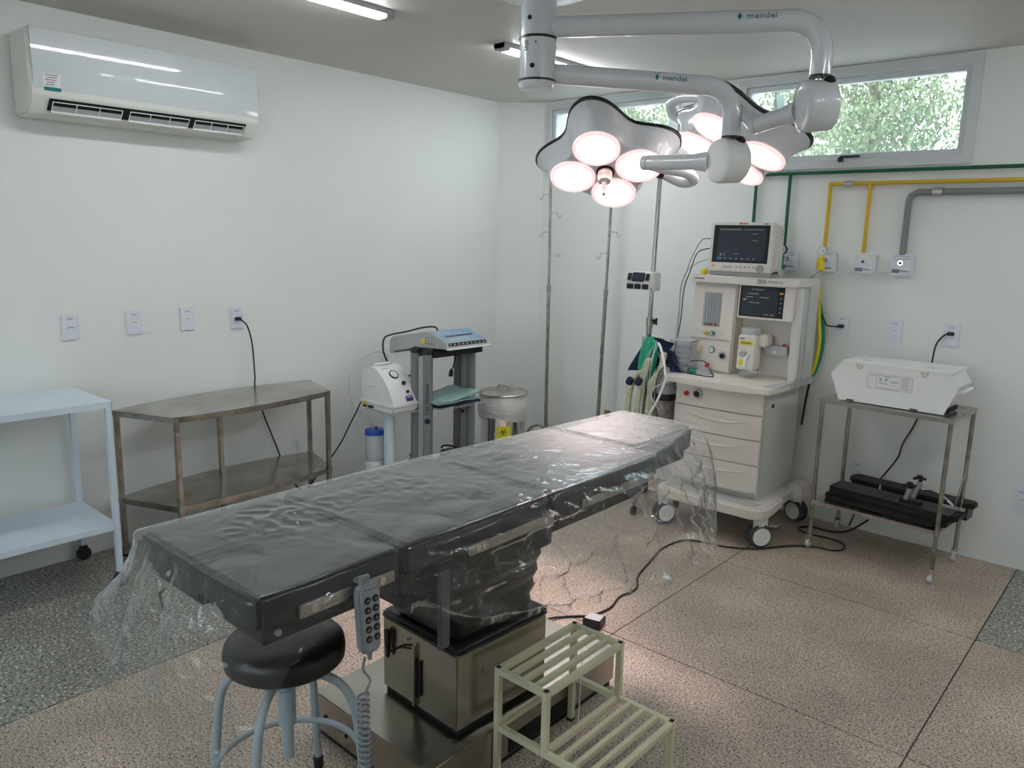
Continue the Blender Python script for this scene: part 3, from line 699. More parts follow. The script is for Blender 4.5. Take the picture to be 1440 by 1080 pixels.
lamp_head((-1.665, 3.345, 2.000), (-.205, -.463, -.862), (.979, -.087, -.186), (.011, -.882, .471), .168,
          [(-1.38, 2.962, 2.039), (-1.43, 3.01, 2.075), (-1.53, 3.10, 2.135), (-1.73, 3.27, 2.215), (-1.95, 3.425, 2.262), (-2.050, 3.47, 2.245), (-2.04, 3.49, 2.195), (-1.94, 3.49, 2.15)], 0)

# ================================================================== WHITE ENAMEL TROLLEY (left)
t = thing('trolley', 'white enamelled two-shelf trolley at the left edge by the wall', 'trolley', (-3.68, .87, 0))
x0, x1, y0, y1 = -3.905, -3.455, .42, 1.325
def tray(q, x0, y0, x1, y1, z, lip, th=.0015):
    q.box((x0, y0, z-.004), (x1, y1, z), .0015)
    q.box((x0, y0, z-lip), (x0+.003, y1, z-.002)); q.box((x1-.003, y0, z-lip), (x1, y1, z-.002))
    q.box((x0, y0, z-lip), (x1, y0+.003, z-.002)); q.box((x0, y1-.003, z-lip), (x1, y1, z-.002)); return q
tray(MB(), x0, y0, x1, y1, .858, .028).build('top_shelf', M_wpaint, t)
tray(MB(), x0+.012, y0+.012, x1-.006, y1-.006, .300, .026).build('lower_shelf', M_wpaint, t)
for lx in (x0+.014, x1-.014):
    for ly in (y0+.014, y1-.014):
        MB().box((lx-.0125, ly-.0125, .075), (lx+.0125, ly+.0125, .855), .002).build('leg', M_wpaint, t)
        c = MB().cyl((lx-.012, ly, .033), (lx+.012, ly, .033), .033, n=20, bev=.005).build('caster', M_rubber, t)
        MB().box((lx-.017, ly-.014, .035), (lx+.017, ly+.016, .078), .004).build('caster_fork', M_black, c)

# ================================================================== CURVED STAINLESS SHELF TABLE
t = thing('stainless_shelf', 'tarnished stainless two-tier shelf table with bowed sides along the left wall', 'shelf table', (-3.66, 2.02, 0))
poly = [(-3.80, 1.455), (-3.46, 1.592), (-3.435, 1.995), (-3.505, 2.49), (-3.85, 2.595), (-3.905, 2.03)]
def offs(P, d):
    cx = sum(p[0] for p in P)/len(P); cyy = sum(p[1] for p in P)/len(P)
    return [(p[0]+(cx-p[0])*d/math.hypot(cx-p[0], cyy-p[1]), p[1]+(cyy-p[1])*d/math.hypot(cx-p[0], cyy-p[1])) for p in P]
def curvy(P):
    V = [Vector((*p, 0)) for p in P]
    def qd(a, m_, b, k=8): return [a.lerp(b, i/k)+(m_-(a+b)/2)*4*(i/k)*(1-i/k) for i in range(1, k)]
    out = [V[0], V[1]]+qd(V[1], V[2], V[3])+[V[3], V[4]]+qd(V[4], V[5], V[0])
    return [(v.x, v.y) for v in out]
cp_ = curvy(poly)
def shelf(z, nm):
    q = MB(); q.prism(cp_, z-.004, z, 'z'); s = q.build(nm, M_tsteel, t)
    r = MB(); N = len(cp_); inn = offs(cp_, .004)
    for i in range(N):
        a, b_, c_, d_ = cp_[i], cp_[(i+1) % N], inn[(i+1) % N], inn[i]
        v = [r.bm.verts.new((p[0], p[1], zz)) for zz in (z-.028, z-.003) for p in (a, b_, c_, d_)]
        for f in ((0, 1, 2, 3), (7, 6, 5, 4), (0, 4, 5, 1), (1, 5, 6, 2), (2, 6, 7, 3), (3, 7, 4, 0)): r.bm.faces.new([v[k] for k in f])
    r.build('rim', M_tleg, s)
shelf(.740, 'top_shelf'); shelf(.305, 'lower_shelf')
lp = offs([poly[0], poly[1], poly[3], poly[4], (-3.885, 2.03)], .016)
for px, py in lp:
    l = MB().box((px-.012, py-.012, .004), (px+.012, py+.012, .736), .003).build('leg', M_tleg, t)
    MB().box((px-.0145, py-.0145, .274), (px+.0145, py+.0145, .308), .002).build('bracket', M_tleg, l)
    MB().box((px-.0135, py-.0135, 0), (px+.0135, py+.0135, .014), .002).build('foot_cap', M_rubber, l)
px, py = lp[1]
MB().tube([(px+.0135*math.cos(a), py+.0135*math.sin(a)*1.0, .655+a*.002) for a in [k*.6-.5 for k in range(12)]], .0022, 6).build('adhesive_tape', M_paper, t)

# ================================================================== ASPIRATOR ON ITS POLE
t = thing('suction_pump', 'white medical suction pump with round gauge on a white post stand', 'suction pump', (-3.47, 2.87, 0))
X0, X1, Y0, Y1 = -3.62, -3.33, 2.785, 2.985
side = [(X0, .665), (X0+.005, .80)]
for k in range(15):
    a = k/14; side.append((X0+.01+.105*a+(.155*a if a > 0 else 0), .805+.045*math.sin(PI*min(1, a*1.35)) * (1-a)*1.25-.165*a**2.0))
side += [(X1-.005, .645), (X1-.004, .632)]
side = [(X0, .632), (X0+.002, .80), (X0+.035, .822), (X0+.08, .838), (X0+.125, .832), (X0+.165, .810), (X0+.20, .78), (X0+.235, .742), (X0+.262, .70), (X0+.282, .655), (X0+.286, .632)]
sm = [Vector((a, z, 0)) for a, z in side]
smc = [sm[0]]+catmull(sm[1:-1], 4)+[sm[-1]]
MB().prism([(v.x, v.y) for v in smc], Y0+.006, Y1-.006, 'y', .010, 3).build('housing', M_white, t)
MB().box((X0-.006, Y0-.004, .618), (X1+.004, Y1+.004, .640), .006).build('rim_band', M_white, t)
MB().prism([(X0, .622), (X1, .622), (X1-.008, .585), (X0+.006, .585)], Y0+.004, Y1-.004, 'y', .006).build('lower_housing', M_white, t)
MB().box((X0+.03, Y0+.01, .579), (X1+.012, Y1-.01, .584), .002).build('support_plate', M_mgrey, t)
arc = MB().tube([(X0+.03+.0+.09*(1-math.cos(a))*1.0+.0, Y0+.005, .650+.085*math.sin(a)) for a in [k*PI/12*1.0 for k in range(13)]], .0035, 6).build('side_ridge', M_white, t)
def onslope(u, y, off=0.0):
    i = min(int(u), len(side)-2); f = u-i
    p = Vector((side[i][0], 0, side[i][1])).lerp(Vector((side[i+1][0], 0, side[i+1][1])), f)
    dd = Vector((side[i+1][0]-side[i][0], 0, side[i+1][1]-side[i][1])).normalized(); nn = Vector((-dd.z, 0, dd.x)); nn = nn if nn.z > 0 else -nn
    return Vector((p.x, y, p.z))+nn*off, nn
ym = (Y0+Y1)/2
p, nn = onslope(5.6, ym-.005, -.002)
g = MB().lathe([(.030, 0), (.030, .009), (.026, .011), (.024, .008)], p, 32, axis=nn).build('gauge', M_black, t)
MB().lathe([(.0245, .0), (.0245, .0086), (.01, .0087)], p, 32, axis=nn).build('dial', M_paper, g)
q_ = p+nn*.0092; MB().box(q_-Vector((.011, .001, .0006)), q_+Vector((.004, .001, .0006)), rot=Euler((0, .75, .5))).build('needle', M_black, g)
for u, r, yy in ((6.95, .0125, ym+.028), (8.05, .009, ym+.032)):
    p, nn = onslope(u, yy, -.002); MB().lathe([(r, 0), (r, .012), (r*.8, .015)], p, 18, axis=nn).build('knob', M_black, t)
p, nn = onslope(8.85, ym+.035, .001)
MB().box(p-Vector((.0008, .026, .016)), p+Vector((.0008, .026, .016)), rot=Euler((0, -.42, 0))).build('name_label', M_purple, t)
p2 = p+nn*.0016+Vector((-.002, 0, .007)); MB().box(p2-Vector((.0005, .02, .0022)), p2+Vector((.0005, .02, .0022)), rot=Euler((0, -.42, 0))).build('label_print', M_paper, t)
p, nn = onslope(3.2, ym, -.004)
MB().tube([(p.x-.030, ym-.045, p.z-.004), (p.x-.01, ym-.05, p.z+.012), (p.x+.015, ym-.03, p.z+.016), (p.x+.018, ym+.03, p.z+.016), (p.x-.008, ym+.05, p.z+.012), (p.x-.030, ym+.045, p.z-.004)], .008, 10, smooth=4).build('carry_handle', M_white, t)
p, nn = onslope(4.35, ym-.03, .0006); MB().box(p-Vector((.004, .022, .0008)), p+Vector((.004, .022, .0008)), rot=Euler((0, .45, 0))).build('print_mark', M_print, t)
MB().cyl((X0+.045, Y0-.008, .617), (X0+.045, Y0+.004, .617), .015, n=18, bev=.002).build('yellow_sticker', M_yel2, t)
for dx, r in ((.045, .008), (.085, .007), (.108, .007)):
    MB().cyl((X0+dx, Y0-.014, .603), (X0+dx, Y0+.006, .603), r, n=14, bev=.002).build('port', M_black, t)
MB().cyl((-3.46, 2.87, .03), (-3.46, 2.87, .582), .0335, n=28).build('post', M_wpaint, t)
MB().box((-3.62, 2.855, .05), (-3.30, 2.885, .08), .006).build('base_bar', M_wpaint, t)
MB().box((-3.475, 2.74, .05), (-3.445, 2.935, .08), .006).build('base_bar', M_wpaint, t)
for wx, wy in ((-3.61, 2.87), (-3.31, 2.87), (-3.46, 2.75), (-3.46, 2.925)):
    MB().cyl((wx-.009, wy, .026), (wx+.009, wy, .026), .026, n=18, bev=.004).build('caster', M_rubber, t)
MB().box((-3.58, 2.86, .125), (-3.455, 2.885, .145), .003).build('jar_bracket', M_wpaint, t)
MB().tube([(-3.60, 2.95, .80), (-3.66, 3.02, .865), (-3.72, 2.97, .885), (-3.75, 2.86, .83), (-3.75, 2.80, .72), (-3.72, 2.79, .61), (-3.66, 2.79, .54), (-3.60, 2.83, .505), (-3.585, 2.848, .445)], .0055, 8, smooth=8).build('suction_hose', M_ltube, t)
j = thing('collection_jar', 'translucent suction jar with blue screw lid hanging beside the pump post', 'jar', (-3.575, 2.850, .15))
MB().lathe([(.052, .15), (.056, .155), (.056, .40), (.050, .415), (.050, .425)], (-3.575, 2.850, 0), 32).build('jar_body', M_jar, j)
MB().lathe([(.0585, .418), (.0585, .440), (.055, .446), (.02, .447)], (-3.575, 2.850, 0), 32).build('lid', M_caps, j)
MB().lathe([(.0568, .16), (.0568, .26)], (-3.575, 2.850, 0), 32, cap=False).build('label', M_paper, j)
for dx in (-.018, .018): MB().cyl((-3.575+dx, 2.850, .444), (-3.575+dx, 2.850, .468), .007, n=12).build('lid_port', M_caps, j)
MB().tube([(-3.585, 2.76, .625), (-3.60, 2.745, .58), (-3.63, 2.72, .50), (-3.68, 2.67, .36), (-3.75, 2.58, .20), (-3.83, 2.50, .06), (-3.88, 2.42, .02)], .0042, 8, smooth=8).build('power_lead', M_black, t)

# ================================================================== ELECTROSURGICAL UNIT ON RACK
t = thing('equipment_rack', 'grey rack on four flat-oval columns between suction pump and steel bin', 'rack', (-3.33, 3.185, 0))
for (cx, cyy) in ((-3.360, 2.985), (-3.255, 2.985), (-3.410, 3.385), (-3.300, 3.385)):
    c = MB().lathe([(.029, .07), (.029, .93)], (cx, cyy, 0), 24).build('column', M_rackg, t)
    MB().lathe([(.0305, .922), (.031, .936), (.026, .950), (.01, .956)], (cx, cyy, 0), 24).build('column_cap', M_black, c)
    if cyy < 3.1 and cx > -3.3:
        fm = frame(Vector((cx+.0215, cyy-.0215, .665)), (0, 0, 1), (-.70, -.70, 0))
        text('lettering', 'DELTRONIX', .030, M_navy, fm, c, depth=.0012, sx=1.12)
        MB().lathe([(.017, 0), (.017, .0022), (.012, .0024)], Vector((cx+.0205, cyy-.0205, .535)), 20, axis=(.7, -.7, 0)).build('emblem', M_navy, c)
for cyy in (2.985, 3.385):
    MB().box((-3.381, cyy-.004, .12) if cyy > 3.2 else (-3.331, cyy-.004, .12), (-3.329, cyy+.004, .90) if cyy > 3.2 else (-3.284, cyy+.004, .90)).build('web_panel', M_mgrey, t)
    MB().box((-3.58, cyy-.028, .055), (-3.10, cyy+.028, .085), .01).build('base_leg', M_rackg, t)
    for xx in (-3.57, -3.11): MB().cyl((xx-.012, cyy, .028), (xx+.012, cyy, .028), .028, n=18, bev=.004).build('caster', M_rubber, t)
MB().box((-3.46, 3.00, .600), (-3.16, 3.375, .607), .002).build('glass_shelf', M_clear, t)
MB().box((-3.46, 3.00, .590), (-3.45, 3.375, .625), .002).build('shelf_lip', M_mgrey, t)
MB().box((-3.47, 3.00, .205), (-3.16, 3.375, .215), .002).build('lower_shelf', M_rackg, t)
for z, y in ((.52, 3.02), (.52, 3.345)): MB().cyl((-3.335, y, z), (-3.335, y+.01, z), .010, n=12).build('clamp_screw', M_black, t)
MB().box((-3.41, 2.99, .905), (-3.20, 3.385, .940), .004).build('top_plate', M_black, t)
for py_, zz in ((3.04, .21), (3.30, .21)):
    q = thing('foot_pedal', 'black foot pedal on the rack, ' + ('nearer the suction pump' if py_ < 3.1 else 'nearer the steel bin'), 'pedal', (-3.35, py_, .215))
    MB().prism([(-3.45, .215), (-3.24, .215), (-3.25, .238), (-3.42, .275), (-3.45, .262)], py_-.045, py_+.05, 'y', .012, 3).build('pedal_body', M_black, q)
    MB().tube([(-3.44, py_-.03, .275), (-3.43, py_-.02, .292), (-3.38, py_, .296), (-3.33, py_+.02, .28), (-3.32, py_+.03, .25)], .006, 8, smooth=4).build('guard', M_black, q)
t = thing('electrosurgical_unit', 'grey console with sloping blue control panel on top of the rack', 'console', (-3.4, 3.2, .95))
pf = [(-3.62, .895), (-3.40, .944), (-3.14, .957), (-3.155, .995), (-3.31, 1.045), (-3.62, .985)]
MB().prism(pf, 3.03, 3.37, 'y', .004).build('casing', M_rackd, t)
def sp(u, y, o=.0015): 
    a = Vector((-3.155, 0, .995)); b_ = Vector((-3.31, 0, 1.045)); n_ = Vector((.307, 0, .952)); p = a.lerp(b_, u)+n_*o; return (p.x, y, p.z)
pn = MB().quad(sp(.03, 3.04), sp(.03, 3.36), sp(.97, 3.36), sp(.97, 3.04)).build('control_panel', M_blueprint, t)
MB().quad(sp(.35, 3.09, .003), sp(.35, 3.17, .003), sp(.50, 3.17, .003), sp(.50, 3.09, .003)).build('print_block', M_print, pn)
MB().quad(sp(.38, 3.175, .003), sp(.38, 3.31, .003), sp(.50, 3.31, .003), sp(.50, 3.175, .003)).build('print_block', M_navy, pn)
MB().quad(sp(.10, 3.08, .003), sp(.10, 3.20, .003), sp(.24, 3.20, .003), sp(.24, 3.08, .003)).build('print_block', M_pgreen, pn)
def fs(u, y, o=.001):
    a = Vector((-3.14, 0, .957)); b_ = Vector((-3.155, 0, .995)); p = a.lerp(b_, u)+Vector((.93, 0, .37))*o; return (p.x, y, p.z)
st = MB().quad(fs(.38, 3.045), fs(.38, 3.355), fs(.88, 3.355), fs(.88, 3.045)).build('socket_strip', M_black, t)
for k in range(9): MB().quad(fs(.5, 3.055+k*.034, .002), fs(.5, 3.067+k*.034, .002), fs(.75, 3.067+k*.034, .002), fs(.75, 3.055+k*.034, .002)).build('socket', M_grey, st)
MB().box((-3.142, 3.02, .955), (-3.118, 3.38, .961), .002).build('front_lip', M_white, t)
MB().cyl((-3.345, 3.030, .985), (-3.345, 3.0275, .985), .017, n=20).build('yellow_sticker', M_yel2, t)
for r_ in range(3):
    for k in range(4): MB().cyl((-3.318+k*.022, 3.0305, 1.010-r_*.017), (-3.318+k*.022, 3.028, 1.010-r_*.017), .0045 if r_ == 2 else .003, n=8).build('jack', M_print if r_ != 1 else M_red, t)
MB().prism([(-3.67, .875), (-3.615, .885), (-3.615, .985), (-3.65, .98), (-3.67, .95)], 3.04, 3.36, 'y', .01).build('rear_housing', M_mgrey, t)
MB().tube([(-3.42, 3.22, 1.022), (-3.43, 3.20, 1.048), (-3.47, 3.14, 1.045), (-3.54, 3.06, 1.018), (-3.60, 3.00, 1.00), (-3.635, 2.975, .97), (-3.64, 2.98, .88), (-3.60, 3.02, .78), (-3.54, 3.06, .75), (-3.47, 3.09, .77), (-3.43, 3.11, .82)], .0055, 8, smooth=7).build('power_lead', M_black, t)
cb = thing('plug_lead', 'short black lead with a moulded plug dangling inside the rack', 'cable', (-3.33, 3.27, .80))
MB().tube([(-3.33, 3.30, .905), (-3.34, 3.29, .87), (-3.33, 3.265, .82), (-3.33, 3.255, .80)], .004, 8, smooth=5).build('cord', M_black, cb)
MB().lathe([(.012, 0), (.014, .012), (.013, .03), (.006, .048)], (-3.335, 3.245, .752), 12, axis=(.02, .15, 1)).build('plug', M_black, cb)
for k, (zz, mt, nm, lb) in enumerate(((.611, M_navyc, 'folded_pad', 'dark blue folded pad lying on the rack shelf'), (.628, M_pgreen, 'instrument_pouch', 'pale green sterile pouch lying flat on the rack shelf'), (.647, M_pgreen, 'instrument_pouch', 'pale green pouch on top of the pile on the rack shelf'))):
    q = MB(); nx, ny = 14, 18; V = []
    for i in range(nx+1):
        for j in range(ny+1):
            u, v = i/nx, j/ny
            x = -3.42+.24*u+(.02 if k == 2 else 0); y = 3.01+.34*v-(.03 if k == 2 else 0)
            z = zz+.010*noise.noise(Vector((x*14, y*9, k*3.1)))+(.035*(v-.3)*(k == 2) if v > .3 else 0)+.004
            V.append((q.bm.verts.new((x, y, z+.006)), q.bm.verts.new((x, y, z-.004))))
    idx = lambda i, j: i*(ny+1)+j
    for i in range(nx):
        for j in range(ny):
            a, b_, c_, d_ = (idx(i, j), idx(i+1, j), idx(i+1, j+1), idx(i, j+1))
            q.bm.faces.new([V[m_][0] for m_ in (a, b_, c_, d_)]); q.bm.faces.new([V[m_][1] for m_ in (d_, c_, b_, a)])
    for i in range(nx):
        for j in (0, ny): q.bm.faces.new((V[idx(i, j)][0], V[idx(i+1, j)][0], V[idx(i+1, j)][1], V[idx(i, j)][1]))
    for j in range(ny):
        for i in (0, nx): q.bm.faces.new((V[idx(i, j)][0], V[idx(i, j+1)][0], V[idx(i, j+1)][1], V[idx(i, j)][1]))
    tag(q.build(nm, mt), lb, 'pouch' if k else 'pad')

# ================================================================== PEDAL BIN WITH BAG
BX, BYY = -3.315, 3.705
t = thing('waste_bin', 'round polished steel waste bin with lid and yellow biohazard label', 'bin', (BX, BYY, 0))
MB().lathe([(.143, 0), (.146, .02), (.146, .55), (.140, .555)], (BX, BYY, 0), 48).build('bin_body', M_chrome, t)
MB().lathe([(.150, .0), (.150, .022), (.146, .024)], (BX, BYY, 0), 48).build('base_ring', M_black, t)
MB().lathe([(.164, .592), (.166, .598), (.160, .604), (.11, .613), (.04, .617)], (BX, BYY, 0), 48).build('lid', M_steel, t)
MB().tube([(BX-.05, BYY, .612), (BX-.045, BYY, .632), (BX-.02, BYY, .638), (BX+.02, BYY, .638), (BX+.045, BYY, .632), (BX+.05, BYY, .612)], .0055, 8, smooth=4).build('lid_handle', M_steel, t)
bd = Vector((-BX, -BYY, 0)).normalized(); bs = Vector((-bd.y, bd.x, 0))
NL = 12; lb = MB(); wv = .046; top, bot = .400, .310
vs = []
for k in range(NL+1):
    a = (k/NL-.5)*2*wv/.147+.05; d_ = bd*math.cos(a)+bs*math.sin(a)
    vs.append([lb.bm.verts.new((BX+d_.x*.1475, BYY+d_.y*.1475, z)) for z in (bot, top)])
for k in range(NL): lb.bm.faces.new((vs[k][0], vs[k+1][0], vs[k+1][1], vs[k][1]))
lbo = lb.build('biohazard_label', M_yl, t)
d_ = bd*math.cos(.05)+bs*math.sin(.05); cc = Vector((BX, BYY, .360))+d_*.1485
xx = Vector((-d_.y, d_.x, 0)); q = MB()
def arcp(cu, cv, r, a0, a1, n=16): return [cc+xx*(cu+r*math.cos(a0+(a1-a0)*i/n))+Vector((0, 0, 1))*(cv+r*math.sin(a0+(a1-a0)*i/n)) for i in range(n+1)]
for k in range(3):
    an = PI/2+k*2*PI/3; cu, cv = .0135*math.cos(an), .0135*math.sin(an)
    q.tube(arcp(cu, cv, .0115, an+.45, an+2*PI-.45, 22), .0017, 5)
q.tube(arcp(0, 0, .0105, 0, 2*PI, 20), .0011, 5)
q.build('biohazard_symbol', M_black, lbo)
bg_ = MB(); NR = 72; rows = []
for j in range(13):
    v = j/12; z = .592-.160*v; row = []
    for k in range(NR):
        a = 2*PI*k/NR
        r = .152+.016*math.sin(PI*v)+.004*noise.noise(Vector((math.cos(a)*5, math.sin(a)*5, v*9)))+.003*noise.noise(Vector((math.cos(a)*18, math.sin(a)*18, v*26)))
        zz = z-(.015*math.sin(a*2+1)+.008*noise.noise(Vector((math.cos(a)*3, math.sin(a)*3, 7))))*v
        row.append(bg_.bm.verts.new((BX+r*math.cos(a), BYY+r*math.sin(a), zz)))
    rows.append(row)
for A_, B_ in zip(rows, rows[1:]):
    for k in range(NR): bg_.bm.faces.new((A_[k], A_[(k+1) % NR], B_[(k+1) % NR], B_[k]))
o = bg_.build('bin_liner', M_bag, t)
# ================================================================== IV STANDS
def iv_stand(x, y, dx, hooks, label, ztop, base=True):
    t = thing('iv_stand', label, 'IV stand', (x, y, 0))
    def at(z): return (x+dx*z/1.5, y, z)
    MB().tube([at(.22), at(1.25)], .0125, 14).build('lower_pole', M_tleg, t)
    MB().tube([at(1.24), at(ztop)], .009, 12).build('upper_pole', M_tleg, t)
    MB().cyl(at(1.225), at(1.27), .016, n=14, bev=.002).build('height_clamp', M_grey, t)
    MB().cyl((x, y, .17), (x, y, .25), .02, n=14, bev=.003).build('hub', M_tleg, t)
    for k in range(4):
        a = k*PI/2+.6; c_, s_ = math.cos(a), math.sin(a); R_ = .15
        ex = x+c_*R_; ey = min(y+s_*R_, YB-.03)
        l = MB().tube([(x, y, .23), (x+c_*.05, y+(ey-y)*.33, .275), (x+c_*R_*.85, y+(ey-y)*.85, .235), (ex, ey, .12), (ex, ey, .045)], .009, 8, smooth=5).build('leg', M_tleg, t)
        MB().cyl((ex-.007, ey, .022), (ex+.007, ey, .022), .022, n=14, bev=.003).build('caster', M_rubber, l)
    for z, s in hooks:
        p = Vector(at(z)); vx = Vector((.75, .66, 0))*s
        MB().tube([p, p+vx*.045, p+vx*.050+Vector((0, 0, -.006)), p+vx*.052+Vector((0, 0, -.024)), p+vx*.060+Vector((0, 0, -.034)), p+vx*.070+Vector((0, 0, -.026)), p+vx*.072+Vector((0, 0, -.012))], .0028, 6, smooth=4).build('hook', M_tleg, t)
    return t
iv_stand(-3.358, 4.22, -.02, [(1.88, -1), (1.76, 1), (1.63, -1), (1.50, 1)], 'tall steel IV stand with four hooks, in the corner left of the other stands', 2.02)
iv_stand(-2.950, 4.26, .03, [(1.64, 1), (1.50, -1)], 'steel IV stand with two hooks between the corner stand and the pump stand', 2.05)

# stand three with the pump
PX, PY = -2.398, 3.96
t = thing('iv_stand', 'thicker steel IV stand carrying the small infusion pump beside the anaesthesia machine', 'IV stand', (PX, PY, 0))
MB().tube([(PX-.015, PY, .10), (PX, PY, 1.12)], .016, 16).build('lower_pole', M_steel, t)
MB().tube([(PX, PY, 1.10), (PX+.018, PY, 2.10)], .0125, 14).build('upper_pole', M_steel, t)
MB().cyl((PX, PY, 1.09), (PX, PY, 1.15), .021, n=18, bev=.003).build('height_clamp', M_steel, t)
k_ = MB().cyl((PX+.02, PY-.01, 1.13), (PX+.055, PY-.03, 1.13), .007, n=10)
for j in range(5):
    a = 2*PI*j/5; k_.sph((PX+.06, PY-.033, 1.13), .011, rot=None) if j == 0 else k_.sph((PX+.06+.012*math.cos(a)*.5, PY-.033+.014*math.cos(a), 1.13+.014*math.sin(a)), .008, u=8, v=6)
k_.build('clamp_knob', M_black, t)
MB().box((PX-.030, PY-.03, .985), (PX+.030, PY+.025, 1.035), .005).build('rail_clamp', M_mgrey, t)
MB().tube([(PX+.01, PY-.03, 1.02), (PX+.07, PY-.05, .995), (PX+.13, PY-.06, .93)], .015, 10, smooth=4).build('hanger_arm', M_mgrey, t)
for k in range(4):
    a = k*PI/2+.4
    ex, ey = PX+.22*math.cos(a), min(PY+.22*math.sin(a), 4.40)
    l = MB().tube([(PX, PY, .11), (ex, ey, .07)], .013, 8).build('leg', M_steel, t)
    MB().cyl((ex-.009, ey, .028), (ex+.009, ey, .028), .028, n=14, bev=.003).build('caster', M_rubber, l)
t = thing('infusion_pump', 'small white infusion pump with dark screen clamped on the steel stand', 'infusion pump', (PX, PY-.06, 1.35))
R_ = Matrix.Rotation(.10, 4, 'Z')
c0 = Vector((PX-.01, PY-.085, 1.37))
def pb(a, b_, bev, nm, mat, par, rot=None):
    q = MB().box(a, b_, bev, rot=rot); q.bm.transform(Matrix.Translation(c0) @ R_); return q.build(nm, mat, par)
pb((-.075, -.045, -.055), (.075, .05, .045), .010, 'body', M_white, t)
pb((.068, -.03, -.06), (.092, .05, .042), .006, 'side_housing', M_beige2, t)
pb((-.078, -.056, -.056), (.070, -.040, -.018), .003, 'keypad_frame', M_white, t)
for k in range(3): pb((-.072+k*.048, -.0585, -.052), (-.029+k*.047, -.055, -.022), .002, 'keypad', M_black, t)
tl = Euler((-.32, 0, 0))
s_ = pb((-.040, -.058, -.010), (.036, -.048, .042), .003, 'screen_bezel', M_bezel, t, tl)
pb((-.033, -.0595, -.003), (.029, -.0575, .036), .001, 'screen', M_screen, s_, tl)
for x_ in (-.058, .055): pb((x_-.012, -.056, -.004), (x_+.012, -.048, .038), .003, 'button_panel', M_bezel, t, tl)
MB().tube([(PX, PY-.04, 1.37), (PX, PY-.0, 1.37)], .022, 12).build('pole_clamp', M_grey, t)

# ================================================================== ANAESTHESIA MACHINE
AX, AY = -1.62, 3.84
t = thing('anaesthesia_machine', 'beige anaesthesia machine with drawers, flow tubes and inset touch screen', 'anaesthesia machine', (AX, AY, 0), .02)
Lx = -2.13
def dprism(z0, z1, yf, name, par=t, mat=M_beige, x0=Lx, x1=AX, yb=AY+.05, bul=.022, bev=.004):
    P = [(x0, yb)] + [(x0+(x1-x0)*k/12, yf-bul*math.sin(PI*k/12)**.6) for k in range(13)] + [(x1, yb)]
    return MB().prism(P, z0, z1, 'z', bev).build(name, mat, par)
MB().box((Lx, AY+.02, .255), (AX, 4.36, .835), .004).build('cabinet', M_beige2, t)
MB().box((Lx+.03, AY+.05, .20), (AX-.01, 4.36, .26)).build('plinth', M_beige2, t)
for k, (z0, z1) in enumerate(((.275, .423), (.428, .560), (.565, .695))):
    d = dprism(z0, z1, AY+.012, 'drawer')
    zc_ = z1-.036; q = MB()
    NX = 20; up = []; lo_ = []; mi = []
    for i in range(NX+1):
        u = i/NX; x = Lx+.09+u*(AX-Lx-.16); h_ = .020*math.sin(PI*u); yy = AY+.012-.022*math.sin(PI*(x-Lx)/(AX-Lx))**.6
        up.append(q.bm.verts.new((x, yy-.0012, zc_+h_*.35))); mi.append(q.bm.verts.new((x, yy+.012*math.sin(PI*u)-.0012, zc_-h_*.1))); lo_.append(q.bm.verts.new((x, yy-.0030-.004*math.sin(PI*u), zc_-h_)))
    for i in range(NX):
        q.bm.faces.new((up[i], up[i+1], mi[i+1], mi[i])); q.bm.faces.new((mi[i], mi[i+1], lo_[i+1], lo_[i]))
    q.build('finger_grip', M_beige2, d)
dprism(.700, .820, AY+.014, 'upper_front', bul=.02)
MB().cyl((-1.985, AY+.0, .775), (-1.985, AY-.024, .770), .026, n=24, bev=.003).build('outlet_port', M_mgrey, t)
MB().cyl((-1.985, AY-.020, .772), (-1.985, AY-.0255, .771), .018, n=20).build('port_hole', M_black, t)
MB().cyl((-2.055, AY+.0, .765), (-2.055, AY-.014, .763), .014, n=16, bev=.002).build('port', M_red, t)
# work tray
ty0, ty1 = 3.795, 4.12
P = [(-2.20, 4.30), (-2.20, ty0+.05), (-2.185, ty0+.015), (-2.15, ty0)] + [(-2.15+(.55)*k/8, ty0-.012*math.sin(PI*k/8)) for k in range(1, 8)] + [(-1.62, ty0), (-1.582, ty0+.012), (-1.562, ty0+.045), (-1.562, 4.36), (-1.60, 4.36), (-1.60, 4.30)]
wt = MB().prism(P, .822, .856, 'z', .006, 3).build('work_surface', M_beige, t)
MB().prism([(-1.64, 3.85), (-1.575, 3.84), (-1.563, 3.86), (-1.563, 4.06), (-1.60, 4.08)], .8562, .8572, 'z').build('handle_recess', M_mgrey, wt)
MB().box((-1.572, 4.06, .822), (-1.552, 4.37, .860), .004).build('side_rail', M_mgrey, t)
MB().box((-2.13, ty0-.0125, .823), (-1.64, ty0-.0085, .855)).build('tray_edge', M_beige, t) if False else None
